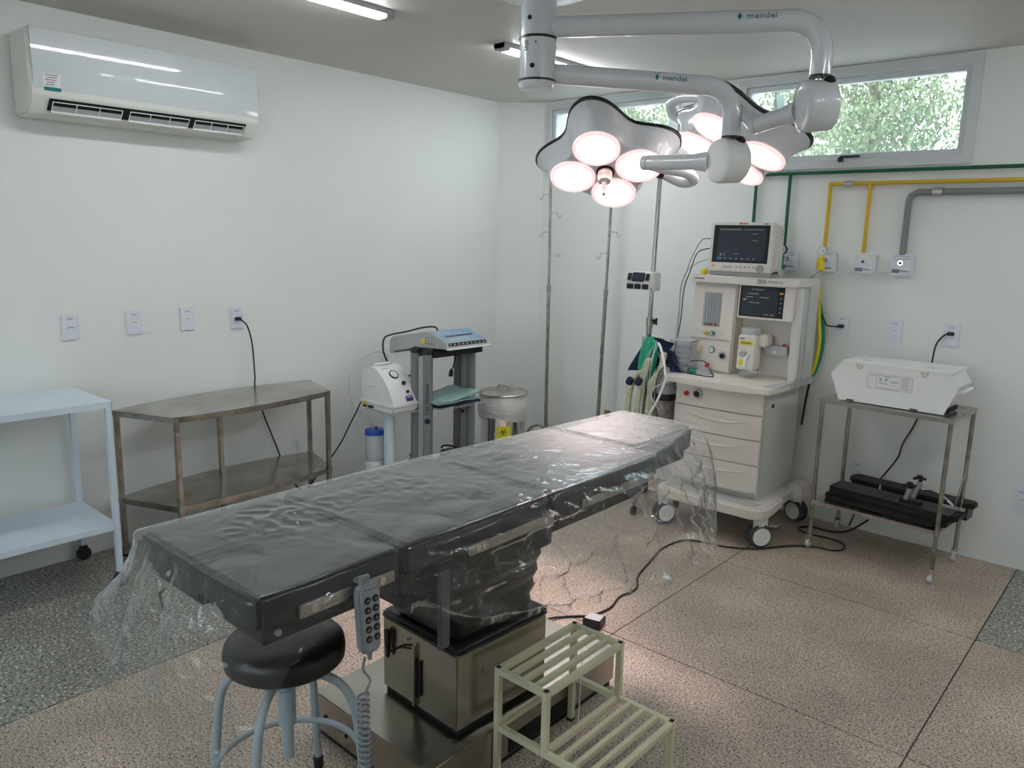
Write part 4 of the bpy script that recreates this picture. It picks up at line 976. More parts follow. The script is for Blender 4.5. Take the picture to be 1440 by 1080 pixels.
# tower
TY = 4.12
MB().box((-2.185, TY+.10, .856), (-1.56, 4.36, 1.375), .004).build('tower', M_beige2, t)
MB().prism([(TY-.03, .857), (TY-.002, 1.365), (TY+.14, 1.365), (TY+.14, .857)], -2.19, -1.925, 'x', .006).build('flow_panel_housing', M_beige, t)
def fpt(x, z, o=0.0): return Vector((x, TY-.03+.028*(z-.857)/.508-o, z))
fw = MB().prism([(-2.12, 1.355), (-2.12, 1.105), (-1.985, 1.105), (-1.985, 1.355)][::-1], 0, 1, 'y')
fw.bm.free()
def panel(x0, x1, z0, z1, o, th, nm, mat, par, bev=0.0):
    a, b_, c_, d_ = fpt(x0, z0, o), fpt(x1, z0, o), fpt(x1, z1, o), fpt(x0, z1, o)
    q = MB(); vs = [q.bm.verts.new(v) for v in (a, b_, c_, d_)] + [q.bm.verts.new(v+Vector((0, th, 0))) for v in (a, b_, c_, d_)]
    for f in ((0, 1, 2, 3), (7, 6, 5, 4), (0, 4, 5, 1), (1, 5, 6, 2), (2, 6, 7, 3), (3, 7, 4, 0)): q.bm.faces.new([vs[k] for k in f])
    q._bev(vs, bev); return q.build(nm, mat, par)
fp_ = panel(-2.185, -1.93, 1.045, 1.345, .012, .014, 'flow_panel', M_beige, t, .004)
tw = panel(-2.118, -2.010, 1.120, 1.310, .0135, .004, 'flowmeter_window', M_grey, fp_)
for k in range(6):
    x = -2.108+k*.0165
    a = fpt(x, 1.135, .016); b_ = fpt(x, 1.300, .016)
    MB().cyl(a, b_, .0052, n=10).build('flow_tube', M_clear, fp_)
for k in range(3):
    x = -2.098+k*.032; a = fpt(x, 1.122, .020); MB().cyl(a, a+Vector((0, 0, .014)), .006, n=10).build('tube_base', M_pgrey if k == 0 else M_red, fp_)
panel(-2.165, -1.975, 1.060, 1.100, .0128, .003, 'knob_recess', M_beige2, fp_)
for x, mt in ((-2.085, M_yel2), (-2.045, M_grn2)):
    p = fpt(x, 1.08, .012); MB().cyl(p, p-Vector((0, .022, 0)), .0135, n=18, bev=.003).build('flow_knob', mt, t)
    p = fpt(x, 1.08, .034); MB().cyl(p, p-Vector((0, .002, 0)), .009, n=16).build('knob_cap', M_chrome, t)
panel(-2.185, -1.93, .865, 1.035, .006, .008, 'lower_panel', M_beige, t, .004)
for x, z, mt in ((-2.125, .985, M_yel2), (-2.045, .985, M_grn2)):
    p = fpt(x, z, .006); g = MB().cyl(p, p-Vector((0, .010, 0)), .019, n=24, bev=.002).build('pressure_gauge', mt, t)
    p = fpt(x, z, .0162); MB().cyl(p, p-Vector((0, .0015, 0)), .0145, n=24).build('dial', M_paper, g)
    p = fpt(x, z, .018); MB().box(p-Vector((.001, .0008, .001)), p+Vector((.010, .0008, .001)), rot=Euler((0, -.9, 0))).build('needle', M_black, g)
p = fpt(-1.978, .960, .006); kb = MB().cyl(p, p-Vector((0, .016, 0)), .021, n=24, bev=.003).build('selector_knob', M_mgrey, t)
p = fpt(-1.972, .958, .022); MB().cyl(p, p-Vector((0, .006, 0)), .014, n=20).build('knob_face', M_black, kb)
# top slab
MB().prism([(-2.20, 4.36), (-2.20, TY-.035), (-2.19, TY-.045), (-1.945, TY-.050), (-1.925, TY-.040), (-1.62, TY-.045), (-1.578, TY-.03), (-1.560, TY+.01), (-1.560, 4.36)], 1.365, 1.408, 'z', .004).build('top_shelf', M_beige, t)
tp = [o for o in t.children if o.name.startswith('top_shelf')][0]
MB().box((-1.80, TY-.0475, 1.376), (-1.752, TY-.043, 1.398)).build('maker_badge', M_grey, tp)
text('lettering', 'MATE ES 20', .016, M_print, frame((-1.70, TY-.0468, 1.387), (1, 0, 0), (0, 0, 1)), tp)
MB().box((-2.175, TY-.0475, 1.384), (-2.115, TY-.044, 1.391)).build('print_mark', M_print, tp)
# screen housing
MB().prism([(TY-.022, 1.178), (TY-.012, 1.372), (TY+.14, 1.372), (TY+.14, 1.195)], -1.915, -1.60, 'x', .005).build('screen_housing', M_beige, t)
def sc(x, z, o): return Vector((x, TY-.022+.01*(z-1.178)/.194-o, z))
def spanel(x0, x1, z0, z1, o, nm, mat, par):
    q = MB(); q.quad(sc(x0, z0, o), sc(x1, z0, o), sc(x1, z1, o), sc(x0, z1, o)); return q.build(nm, mat, par)
bz = spanel(-1.905, -1.655, 1.192, 1.360, .0012, 'touch_screen', M_bezel, t)
spanel(-1.892, -1.690, 1.200, 1.353, .0022, 'display', M_screen, bz)
for x0, x1, z, mt in ((-1.84, -1.77, 1.342, M_scr2), (-1.885, -1.868, 1.285, M_white), (-1.87, -1.83, 1.300, M_scr2), (-1.79, -1.74, 1.300, M_scr2), (-1.85, -1.79, 1.270, M_scr2), (-1.86, -1.80, 1.318, M_scr2), (-1.76, -1.735, 1.208, M_scr2), (-1.725, -1.705, 1.208, M_scr2)):
    spanel(x0, x1, z-.0022, z+.0022, .003, 'screen_graphic', mt, bz)
spanel(-1.682, -1.662, 1.322, 1.332, .003, 'alarm_key', M_orange, bz)
for z in (1.30, 1.275, 1.25, 1.225): spanel(-1.676, -1.668, z-.003, z+.003, .003, 'key', M_grey, bz)
# recess with vaporizer
MB().box((-1.925, TY+.095, .857), (-1.60, TY+.10, 1.19)).build('recess_back', M_beige, t)
MB().box((-1.612, TY+.005, .857), (-1.570, 4.35, 1.365), .003).build('side_pillar', M_beige2, t)
MB().box((-1.572, TY-.0, .875), (-1.556, TY+.02, 1.36), .002).build('side_rail', M_alu, t)
MB().box((-1.78, TY+.03, .985), (-1.635, TY+.095, 1.035), .004).build('vaporizer_bar', M_mgrey, t)
MB().cyl((-1.70, TY+.03, 1.003), (-1.70, TY+.026, 1.003), .011, n=18).build('bar_screw', M_paper, t)
for x in (-1.735, -1.665): MB().cyl((x, TY+.06, 1.032), (x, TY+.06, 1.046), .010, n=12).build('valve_port', M_red, t)
v = thing('vaporizer', 'cream vaporizer with yellow labels and grey dial in the machine recess', 'vaporizer', (-1.80, TY-.02, .89), .06)
vx0, vx1, vy = -1.872, -1.775, 4.02
MB().prism([(vx0, .905), (vx1+.0, .900), (vx1+.004, 1.085), (vx1-.002, 1.098), (vx0+.012, 1.098), (vx0+.004, 1.088)], vy, vy+.10, 'y', .006, 3).build('body', M_beige, v)
MB().box((vx1-.03, vy+.06, 1.03), (vx1+.045, vy+.16, 1.098), .008).build('mount_arm', M_beige, v)
MB().lathe([(.048, 1.096), (.050, 1.102), (.050, 1.126), (.045, 1.132)], (-1.822, vy+.055, 0), 32).build('concentration_dial', M_mgrey, v)
lb_ = MB().box((vx0+.012, vy-.0015, 1.042), (vx1-.010, vy+.001, 1.066)).build('yellow_label', M_yel2, v)
MB().box((vx0+.020, vy-.0022, 1.050), (vx1-.018, vy-.0012, 1.057)).build('label_print', M_print, lb_)
MB().box((vx0+.014, vy-.0015, 1.075), (vx0+.040, vy+.001, 1.080)).build('print_mark', M_purple, v)
MB().cyl((vx0+.040, vy+.004, .998), (vx0+.040, vy-.022, .990), .019, n=20, bev=.003).build('filler_cap', M_mgrey, v)
MB().prism([(vx0+.010, .918), (vx0+.058, .915), (vx0+.060, .968), (vx0+.078, .992), (vx0+.060, .990), (vx0+.035, .972), (vx0+.014, .985)], vy-.016, vy+.002, 'y', .002).build('filler_block', M_white, v)
MB().box((vx0+.020, vy-.0175, .928), (vx0+.044, vy-.0155, .965), .001).build('yellow_label', M_yel2, v)
MB().lathe([(.052, .0), (.055, .004), (.052, .020), (.030, .026)], (-1.815, vy+.05, .874), 28).build('sight_glass', M_clear, v)
MB().tube([(vx1-.03, vy+.01, .893), (vx1+.03, vy-.005, .900)], .004, 8).build('drain_lever', M_chrome, v)
# foot / base
MB().prism([(-2.15, 4.05), (-2.17, 3.78), (-2.14, 3.735), (-1.60, 3.735), (-1.545, 3.76), (-1.525, 3.82), (-1.54, 4.05)], .165, .228, 'z', .010, 3).build('foot_rest', M_beige, t)
MB().prism([(-2.12, 3.84), (-2.13, 3.765), (-1.62, 3.765), (-1.58, 3.79), (-1.58, 3.84)], .2275, .2305, 'z').build('tread', M_mgrey, t)
MB().box((-2.15, 4.0, .165), (-1.56, 4.37, .22), .008).build('base_frame', M_beige2, t)
MB().box((-1.60, 4.24, .15), (-1.515, 4.40, .245), .010).build('rear_bumper', M_beige, t)
for wx, wy, a in ((-1.575, 3.83, -.75), (-2.13, 3.80, -.6), (-1.575, 4.36, -1.9), (-2.13, 4.36, .1)):
    a = a; d = Vector((math.cos(a), math.sin(a), 0)); c = Vector((wx, wy, .064))
    q = MB()
    for s_ in (-1, 1): q.cyl(c+d*.010*s_, c+d*.034*s_, .064, n=32, bev=.008)
    cs = q.build('caster', M_dgrey, t)
    q = MB()
    for s_ in (-1, 1): q.cyl(c+d*.033*s_, c+d*.0365*s_, .049, n=32, bev=.002)
    q.build('wheel_cover', M_white, cs)
    MB().box((wx-.028, wy-.03, .07), (wx+.028, wy+.05, .168), .010).build('caster_housing', M_white, cs)
MB().box((-1.53, 3.84, .120), (-1.49, 3.87, .128), .002).build('brake_pedal', M_grey, t)
MB().cyl((AX-.002, 3.98, .735), (AX+.006, 3.98, .735), .011, n=16).build('side_connector', M_black, t)
MB().tube([(-1.575, 4.39, 1.36), (-1.565, 4.41, 1.15), (-1.555, 4.42, 1.02), (-1.575, 4.41, .88), (-1.60, 4.40, .86)], .011, 10, smooth=6).build('gas_hose', M_yel2, t)
MB().tube([(-1.59, 4.40, 1.36), (-1.55, 4.43, 1.17), (-1.540, 4.44, 1.03), (-1.565, 4.43, .88), (-1.59, 4.40, .84)], .009, 10, smooth=6).build('gas_hose', M_grn2, t)
MB().tube([(-1.585, 4.42, .84), (-1.60, 4.42, .70), (-1.61, 4.42, .56)], .007, 8, smooth=4).build('rear_cable', M_black, t)
# patient monitor
mo = thing('patient_monitor', 'beige patient monitor with a dark screen on top of the anaesthesia machine', 'monitor', (-1.95, 4.2, 1.41), .01)
my = 4.10
MB().box((-2.14, my+.02, 1.410), (-1.78, my+.16, 1.428), .003).build('mount_tray', M_mgrey, mo)
MB().box((-2.13, my+.03, 1.440), (-1.752, my+.115, 1.690), .012, seg=3).build('rear_housing', M_beige2, mo)
for x in (-2.09, -1.79): MB().box((x-.02, my+.04, 1.426), (x+.02, my+.11, 1.442), .003).build('foot', M_rubber, mo)
fb = MB().prism([(my-.004, 1.430), (my+.012, 1.704), (my+.05, 1.700), (my+.05, 1.432)], -2.140, -1.765, 'x', .008, 3).build('front_bezel', M_beige, mo)
def mp(x, z, o=0.0): return Vector((x, my-.004+.016*(z-1.43)/.274-o, z))
def mq(x0, x1, z0, z1, o, nm, mat, par): return MB().quad(mp(x0, z0, o), mp(x1, z0, o), mp(x1, z1, o), mp(x0, z1, o)).build(nm, mat, par)
gl = mq(-2.118, -1.792, 1.482, 1.687, .0012, 'screen_frame', M_bezel, mo)
mq(-2.088, -1.812, 1.494, 1.672, .0022, 'screen', M_screen, gl)
mq(-2.082, -1.955, 1.660, 1.666, .003, 'status_bar', pbr('screen_olive', (.20, .24, .13), .4), gl)
mq(-2.084, -2.058, 1.497, 1.511, .003, 'screen_icon', pbr('screen_blue', (.05, .16, .30), .4), gl)
for k in range(6): mq(-2.045+k*.034, -2.033+k*.034, 1.501, 1.507, .003, 'screen_icon', M_scr2, gl)
for x0, x1, z in ((-2.070, -2.062, 1.525), (-2.050, -2.045, 1.527)): mq(x0, x1, z-.007, z+.007, .003, 'screen_digit', M_scr2, gl)
for x0, x1, z in ((-1.89, -1.86, 1.640), (-1.89, -1.86, 1.605), (-1.99, -1.96, 1.530), (-1.94, -1.83, 1.663)): mq(x0, x1, z-.0015, z+.0015, .003, 'screen_text', M_scr2, gl)
MB().lathe([(.020, 0), (.020, .014), (.017, .017)], mp(-1.828, 1.455, -.002), 24, axis=(0, -1, 0)).build('rotary_knob', M_grey, mo)
for k in range(5): mq(-1.972+k*.025, -1.960+k*.025, 1.456, 1.462, .0015, 'key', M_print, mo)
mq(-2.05, -1.99, 1.450, 1.464, .0012, 'name_strip', M_mgrey, mo)
MB().cyl(mp(-2.105, 1.462, -.002), mp(-2.105, 1.462, .003), .007, n=14).build('power_button', M_orange, mo)
MB().cyl(mp(-1.965, 1.696, -.002), mp(-1.965, 1.696, .002), .006, n=14).build('emblem', M_red, mo)
mq(-1.957, -1.92, 1.692, 1.698, .0012, 'print_mark', M_red, mo); mq(-1.83, -1.805, 1.692, 1.697, .0012, 'print_mark', M_print, mo)
for k in range(2): MB().box((-1.7535, my+.06, 1.655-k*.02), (-1.751, my+.09, 1.661-k*.02)).build('vent', M_grey, mo)

mo.location.x += .018
# circuits on the left side
def cable(nm, label, pts, r, mat, cat='cable', smooth=8, n=8, group=None, **kw):
    o = MB().tube(pts, r, n, smooth=smooth, **kw).build(nm, mat); return tag(o, label, cat, group)
cable('monitor_cable', 'dark grey lead looping from the monitor side down the machine left edge', [(-2.14, 4.16, 1.61), (-2.17, 4.10, 1.60), (-2.20, 4.05, 1.50), (-2.215, 4.03, 1.42), (-2.24, 4.02, 1.33), (-2.23, 4.0, 1.14), (-2.22, 3.95, .93), (-2.225, 3.80, .86), (-2.215, 3.76, .74), (-2.23, 3.76, .55)], .0035, M_grey)
cable('monitor_cable', 'navy lead hanging from the monitor over the tray corner', [(-2.14, 4.18, 1.56), (-2.19, 4.10, 1.53), (-2.205, 4.05, 1.42), (-2.225, 4.03, 1.32), (-2.225, 4.01, 1.12), (-2.22, 3.93, .93), (-2.215, 3.79, .86), (-2.205, 3.75, .72), (-2.16, 3.74, .50)], .003, M_navyc)
cable('monitor_cable', 'pale grey lead running down beside the flow panel', [(-2.14, 4.17, 1.50), (-2.20, 4.08, 1.46), (-2.245, 4.05, 1.38), (-2.25, 4.03, 1.2), (-2.24, 4.0, 1.0), (-2.215, 3.98, .93), (-2.16, 3.98, .88), (-2.10, 4.0, .862)], .0035, M_ltube)
cable('sensor_lead', 'dark lead curling round the face mask on the tray', [(-2.16, 3.97, .875), (-2.13, 4.0, .915), (-2.06, 4.02, .920), (-1.99, 3.97, .875), (-1.95, 3.92, .861), (-1.99, 3.89, .861), (-2.13, 3.92, .861), (-2.19, 3.93, .866)], .003, M_navyc)
plug_ = MB().lathe([(.014, 0), (.018, .012), (.018, .026), (.010, .034)], (-2.145, 4.11, 1.409), 14); plug_.box((-2.155, 4.085, 1.41), (-2.13, 4.105, 1.436), .004)
tag(plug_.build('yellow_connector', M_yel2), 'small yellow connector at the top left corner of the machine', 'connector')
# face mask
mk = thing('face_mask', 'clear face mask with green and red ports lying on the machine tray', 'mask', (-2.04, 3.98, .857))
MB().lathe([(.052, 0), (.054, .008), (.046, .022), (.028, .038), (.014, .048)], (-2.04, 3.985, .857), 24).build('mask_shell', M_clear, mk)
MB().cyl((-2.075, 3.96, .87), (-2.11, 3.94, .868), .013, n=14).build('green_port', M_grn2, mk)
MB().cyl((-2.035, 3.985, .900), (-2.015, 3.985, .915), .010, n=12).build('red_port', M_red, mk)
# breathing bag, cuff, hoses
bb = thing('breathing_bag', 'green pleated breathing bag hanging from the stand clamp', 'breathing bag', (-2.42, 3.86, .80))
for k, (dx, dy) in enumerate(((-.028, .0), (0, -.012), (.028, 0.004), (.0, .018))):
    MB().tube([(-2.415+dx*.3, 3.86+dy*.3, 1.045), (-2.415+dx, 3.86+dy, 1.00), (-2.425+dx*1.2, 3.86+dy, .90), (-2.435+dx, 3.86+dy, .83), (-2.445+dx*.25, 3.86, .77)], [.012, .019, .022, .023, .022, .020, .016, .010], 12, smooth=6).build('fold', M_teal, bb)
MB().cyl((-2.448, 3.86, .775), (-2.455, 3.86, .735), .013, n=14).build('bag_neck', M_clear, bb)
def cloth(nm, label, cat, fn, mat, nu=16, nv=16, th=.008):
    q = MB(); G = [[Vector(fn(i/nu, j/nv)) for j in range(nv+1)] for i in range(nu+1)]
    A_ = [[q.bm.verts.new(G[i][j]) for j in range(nv+1)] for i in range(nu+1)]
    B_ = [[q.bm.verts.new(G[i][j]+Vector((0, th, 0))) for j in range(nv+1)] for i in range(nu+1)]
    for i in range(nu):
        for j in range(nv):
            q.bm.faces.new((A_[i][j], A_[i+1][j], A_[i+1][j+1], A_[i][j+1])); q.bm.faces.new((B_[i][j+1], B_[i+1][j+1], B_[i+1][j], B_[i][j]))
    for i in range(nu):
        for j in (0, nv): q.bm.faces.new((A_[i][j], A_[i+1][j], B_[i+1][j], B_[i][j]))
    for j in range(nv):
        for i in (0, nu): q.bm.faces.new((A_[i][j], A_[i][j+1], B_[i][j+1], B_[i][j]))
    return tag(q.build(nm, mat), label, cat)
cloth('pressure_cuff', 'navy blood pressure cuff folded over the stand behind the green bag', 'cuff', lambda u, v: (-2.44+.17*u-.13*v+.03*noise.noise(Vector((u*2, v*2, 1))), 3.905+.02*noise.noise(Vector((u*3, v*3, 4))), 1.05-.03*u-.20*v+.05*(u-.5)*v), M_navyc)
cloth('pressure_cuff', 'second navy cuff hanging on the right of the green bag', 'cuff', lambda u, v: (-2.40+.14*u+.06*v, 3.90+.02*noise.noise(Vector((u*3, v*3, 9))), 1.03-.06*u-.15*v), M_navyc)
HP = [[(-2.40, 3.83, .85), (-2.46, 3.84, .82), (-2.50, 3.84, .74), (-2.51, 3.84, .62), (-2.50, 3.84, .42)],
      [(-2.36, 3.80, .93), (-2.39, 3.81, .84), (-2.42, 3.81, .72), (-2.43, 3.81, .60), (-2.42, 3.81, .42)],
      [(-2.30, 3.86, .97), (-2.31, 3.84, .87), (-2.35, 3.82, .76), (-2.365, 3.82, .62), (-2.36, 3.82, .42)],
      [(-2.47, 3.78, .76), (-2.475, 3.78, .66), (-2.475, 3.78, .56), (-2.47, 3.78, .42)]]
for k, (P, lb) in enumerate(zip(HP, ('leftmost beige corrugated breathing hose by the stand', 'beige corrugated hose hanging under the green bag', 'beige corrugated hose passing right of the green bag', 'short beige corrugated hose in front of the leftmost hose'))):
    tag(MB().tube(P, .0165, 12, smooth=26 if k < 3 else 30, rib=.10, ribn=2).build('breathing_hose', M_hose), lb, 'hose')
for p, lb in (((-2.50, 3.81, .765), 'navy hose connector at the far left of the hoses'), ((-2.425, 3.785, .775), 'navy hose connector under the green bag')):
    tag(MB().lathe([(.018, 0), (.022, .01), (.022, .03), (.016, .042)], p, 14, axis=(.5, 0, 1)).build('hose_connector', M_navy), lb, 'connector')
ab = thing('carbon_dioxide_absorber', 'grey absorber canister mounted left of the machine', 'absorber', (-2.27, 3.94, .45))
MB().lathe([(.060, .46), (.066, .47), (.066, .68), (.060, .69)], (-2.285, 3.93, 0), 32).build('canister', M_canister, ab)
MB().lathe([(.068, .685), (.070, .69), (.070, .72), (.066, .725)], (-2.285, 3.93, 0), 32).build('black_collar', M_black, ab)
MB().lathe([(.066, .725), (.068, .76), (.060, .775), (.068, .79), (.060, .81), (.064, .85), (.05, .88)], (-2.28, 3.93, 0), 32).build('valve_stack', M_mgrey, ab)
MB().box((-2.26, 3.95, .70), (-2.12, 4.02, .76), .008).build('mount_bracket', M_beige2, ab)
MB().tube([(-2.325, 3.865, .47), (-2.32, 3.855, .55), (-2.29, 3.85, .585), (-2.25, 3.855, .585)], .005, 8, smooth=5).build('drain_tube', M_ltube, ab)
bx = thing('bellows_unit', 'clear boxed ventilator bellows between the hoses and the machine', 'bellows', (-2.17, 4.0, .88))
MB().box((-2.235, 3.93, .885), (-2.115, 4.03, 1.035), .006).build('clear_box', M_clear, bx)
MB().lathe([(.035, .90), (.045, .915), (.035, .93), (.045, .945), (.035, .96), (.045, .975), (.035, .99), (.04, 1.0)], (-2.175, 3.98, 0), 20).build('bellows', M_grey, bx)
MB().box((-2.24, 3.925, 1.03), (-2.11, 4.035, 1.04), .002).build('box_lid', M_mgrey, bx)
MB().box((-2.235, 3.93, .855), (-2.12, 4.03, .887), .004).build('bellows_base', M_grey, bx)
for k, P in enumerate(([(-2.30, 3.86, 1.03), (-2.31, 3.82, .90), (-2.30, 3.82, .75), (-2.27, 3.82, .60)], [(-2.285, 3.86, 1.03), (-2.27, 3.80, .92), (-2.285, 3.80, .78), (-2.285, 3.80, .63)], [(-2.27, 3.86, 1.02), (-2.29, 3.79, .88), (-2.31, 3.79, .75), (-2.325, 3.80, .60)], [(-2.295, 3.86, 1.02), (-2.33, 3.80, .88), (-2.345, 3.80, .72), (-2.35, 3.80, .55)])):
    cable('thin_lead', 'thin pale leads hanging in a bunch in front of the absorber', P, .0028, M_ltube, group='thin leads in front of the absorber')
cable('white_tube', 'white stiff tube sloping from the cuffs to the tray corner', [(-2.26, 3.84, 1.02), (-2.22, 3.80, 1.0), (-2.17, 3.76, .93), (-2.145, 3.74, .86)], .007, M_white)
cable('white_tube', 'white tube running down from the tray corner to the table head', [(-2.13, 3.73, .86), (-2.17, 3.71, .72), (-2.24, 3.70, .58), (-2.27, 3.70, .48)], .007, M_white)
cable('grey_tube', 'pale tube bent round the left end of the tray', [(-2.13, 3.76, .83), (-2.20, 3.74, .79), (-2.23, 3.74, .75), (-2.21, 3.74, .70), (-2.18, 3.75, .66)], .004, M_ltube)

for o in bpy.data.objects:
    if o.parent is None and o.name.split('.')[0] in ('breathing_hose', 'hose_connector', 'pressure_cuff'): o.location.x += .072
    if o.parent is None and o.name.split('.')[0] == 'breathing_bag': o.location.x += .088
    if o.parent is None and o.name.split('.')[0] == 'carbon_dioxide_absorber': o.location.x += .03
# ================================================================== RIGHT TROLLEY
TX, TYY, ta = -1.376, 4.020, -.055
t = thing('instrument_trolley', 'two-tier stainless trolley on casters under the white metal case', 'trolley', (TX, TYY, 0), ta)
w_, d_ = .603, .375
tray(MB(), TX-.012, TYY-.012, TX+w_+.012, TYY+d_+.012, .812, .022).build('top_shelf', M_steel, t)
tray(MB(), TX-.006, TYY-.006, TX+w_+.006, TYY+d_+.006, .262, .018).build('lower_shelf', M_steel, t)
for lx in (TX, TX+w_):
    for ly in (TYY, TYY+d_):
        l = MB().cyl((lx, ly, .06), (lx, ly, .80), .0105, n=16).build('leg', M_tleg, t)
        MB().cyl((lx, ly, .235), (lx, ly, .268), .0135, n=16).build('leg_collar', M_steel, l)
        c = MB(); c.cyl((lx-.010, ly-.008, .021), (lx+.010, ly-.008, .021), .021, n=20, bev=.004)
        cc_ = c.build('caster', M_ltube, t)
        MB().prism([(ly-.018, .03), (ly+.006, .03), (ly+.014, .064), (ly-.014, .064)], lx-.015, lx-.011, 'x').build('fork', M_chrome, cc_)
        MB().prism([(ly-.018, .03), (ly+.006, .03), (ly+.014, .064), (ly-.014, .064)], lx+.011, lx+.015, 'x').build('fork', M_chrome, cc_)
        MB().cyl((lx, ly, .058), (lx, ly, .072), .016, n=14).build('swivel', M_chrome, cc_)
# the white case
cs = thing('metal_case', 'white enamelled metal case with hinged lid on the two-tier trolley', 'case', (-1.07, 4.2, .812), -.03)
cy0, cy1 = 4.035, 4.335
hexp = [(-1.305, .816), (-1.352, .945), (-1.300, 1.012), (-.805, 1.012), (-.765, .945), (-.815, .816)]
MB().prism(hexp, cy0, cy0+.012, 'y', .001).build('front_plate', M_white, cs)
MB().prism([(a+(.012 if a < -1.06 else -.012), z) for a, z in hexp], cy0+.012, cy1, 'y', .003).build('body', M_white, cs)
MB().box((-1.31, cy0-.004, 1.010), (-.800, cy1+.004, 1.016), .001).build('lid', M_white, cs)
for x in (-1.215, -.915):
    MB().prism([(x-.018, 1.010), (x-.018, .992), (x-.010, .982), (x+.010, .982), (x+.018, .992), (x+.018, 1.010)], cy0-.003, cy0, 'y').build('hinge_leaf', M_beige, cs)
    MB().cyl((x-.022, cy0-.004, 1.012), (x+.022, cy0-.004, 1.012), .0035, n=10).build('hinge_pin', M_beige, cs)
    for dx, dz in ((-.010, .999), (.010, .999), (0, .988)): MB().cyl((x+dx, cy0-.0045, dz), (x+dx, cy0-.003, dz), .0028, n=8).build('screw', M_print, cs)
    MB().box((x-.025, cy0+.10, 1.016), (x+.02, cy0+.13, 1.0185), .001).build('lid_hinge', M_beige, cs)
    MB().box((x-.018-.03, cy0-.0015, .818), (x+.018-.03, cy0+.001, .825)).build('vent_slot', M_dark, cs)
MB().tube([(-.775, cy0+.03, .925), (-.745, cy0+.035, .935), (-.745, cy0+.17, .935), (-.775, cy0+.175, .925)], .008, 8, smooth=3).build('side_handle', M_white, cs)
MB().box((-.813, cy0+.04, .82), (-.803, cy0+.20, .84)).build('dark_slot', M_dark, cs)
# the printed plate
px0, px1, pz0, pz1 = -1.172, -.962, .898, .975
lbp = MB().box((px0, cy0-.0018, pz0), (px1, cy0-.0004, pz1)).build('name_plate', M_paper, cs)
q = MB()
for a, b_ in (((px0, pz0), (px1, pz0+.0015)), ((px0, pz1-.0015), (px1, pz1)), ((px0, pz0), (px0+.0015, pz1)), ((px1-.0015, pz0), (px1, pz1)), ((-1.128, pz0), (-1.1265, pz1)), ((-1.018, pz0), (-1.017, pz1))): q.box((a[0], cy0-.0025, a[1]), (b_[0], cy0-.0017, b_[1]))
q.build('plate_border', M_grey, lbp)
text('lettering', 'R', .024, M_grn2, frame((-1.108, cy0-.002, .945), (1, 0, 0), (0, 0, 1)), lbp)
text('lettering', 'P', .024, M_navy, frame((-1.082, cy0-.002, .945), (1, 0, 0), (0, 0, 1)), lbp)
q = MB()
for x0_, x1_, z in ((-1.120, -1.030, .966), (-1.090, -1.068, .960), (-1.118, -1.025, .904), (-1.062, -1.028, .942), (-1.062, -1.028, .937), (-1.049, -1.041, .922), (-1.118, -1.072, .928), (-1.163, -1.136, .962)): q.box((x0_, cy0-.0026, z-.0013), (x1_, cy0-.0017, z+.0013))
for k in range(11): q.box((-1.011, cy0-.0026, .966-k*.0058-.001), (-.969-.006*(k % 3), cy0-.0017, .966-k*.0058+.0008))
q.build('plate_print', M_grey, lbp)
# boards on the lower shelf
t = thing('padded_board', 'black padded board lying underneath on the lower trolley shelf', 'board', (-1.0, 4.16, .262), -.10)
def board(x0, x1, y0, y1, z0, z1, nm, par): MB().prism([(x0, y0+.04), (x0+.03, y0), (x1-.06, y0), (x1, y0+.05), (x1, y1-.02), (x1-.02, y1), (x0+.02, y1), (x0, y1-.03)], z0, z1, 'z', .005, 2).build(nm, M_board, par)
board(-1.34, -.74, 4.035, 4.24, .264, .295, 'pad', t)
MB().box((-1.32, 4.05, .296), (-.76, 4.23, .302)).build('backing', M_black, t)
t = thing('padded_board', 'black padded board on top of the front stack on the lower trolley shelf', 'board', (-1.0, 4.14, .303), -.11)
board(-1.33, -.70, 4.045, 4.225, .303, .332, 'pad', t)
MB().box((-1.31, 4.06, .3325), (-.73, 4.21, .336)).build('backing', M_black, t)
t = thing('padded_board', 'narrow black padded board at the back of the lower shelf, next to the wall', 'board', (-1.0, 4.30, .262), -.10)
board(-1.30, -.68, 4.265, 4.385, .318, .345, 'pad', t)
MB().box((-1.28, 4.28, .263), (-.70, 4.37, .318)).build('backing', M_black, t)
for x in (-1.12,): MB().box((x-.004, 4.262, .318), (x+.004, 4.27, .346)).build('strap_loop', M_mgrey, t)
t = thing('rail_clamp', 'black and steel rail clamp with two star knobs on the boards', 'clamp', (-.93, 4.13, .337))
MB().box((-.985, 4.105, .337), (-.88, 4.155, .350), .003).build('clamp_base', M_black, t)
for (x, y, h_, lean) in ((-.945, 4.115, .425, .01), (-.915, 4.165, .455, .02)):
    MB().cyl((x-lean, y, .348), (x+lean*.3, y, h_-.02), .014, n=16, bev=.002).build('clamp_post', M_alu, t)
    MB().cyl((x, y, h_-.025), (x+lean*.2, y, h_), .006, n=10).build('knob_stem', M_black, t)
    q = MB().cyl((x, y, h_-.004), (x, y, h_+.014), .016, n=16, bev=.003)
    for k in range(4): a = k*PI/2+.5; q.cyl((x+.012*math.cos(a), y+.012*math.sin(a), h_-.002), (x+.030*math.cos(a), y+.030*math.sin(a), h_-.004), .008, .007, n=10)
    q.build('star_knob', M_black, t)
MB().cyl((-.965, 4.12, .352), (-.965, 4.12, .358), .006, n=10).build('bolt', M_chrome, t)
t = thing('steel_bracket', 'flat steel bracket standing upright at the right end of the lower shelf', 'bracket', (-.72, 4.16, .337))
MB().tube([(-.90, 4.17, .40), (-.85, 4.175, .403), (-.79, 4.175, .375), (-.745, 4.17, .345)], .006, 8, smooth=5).build('rod', M_chrome, t)
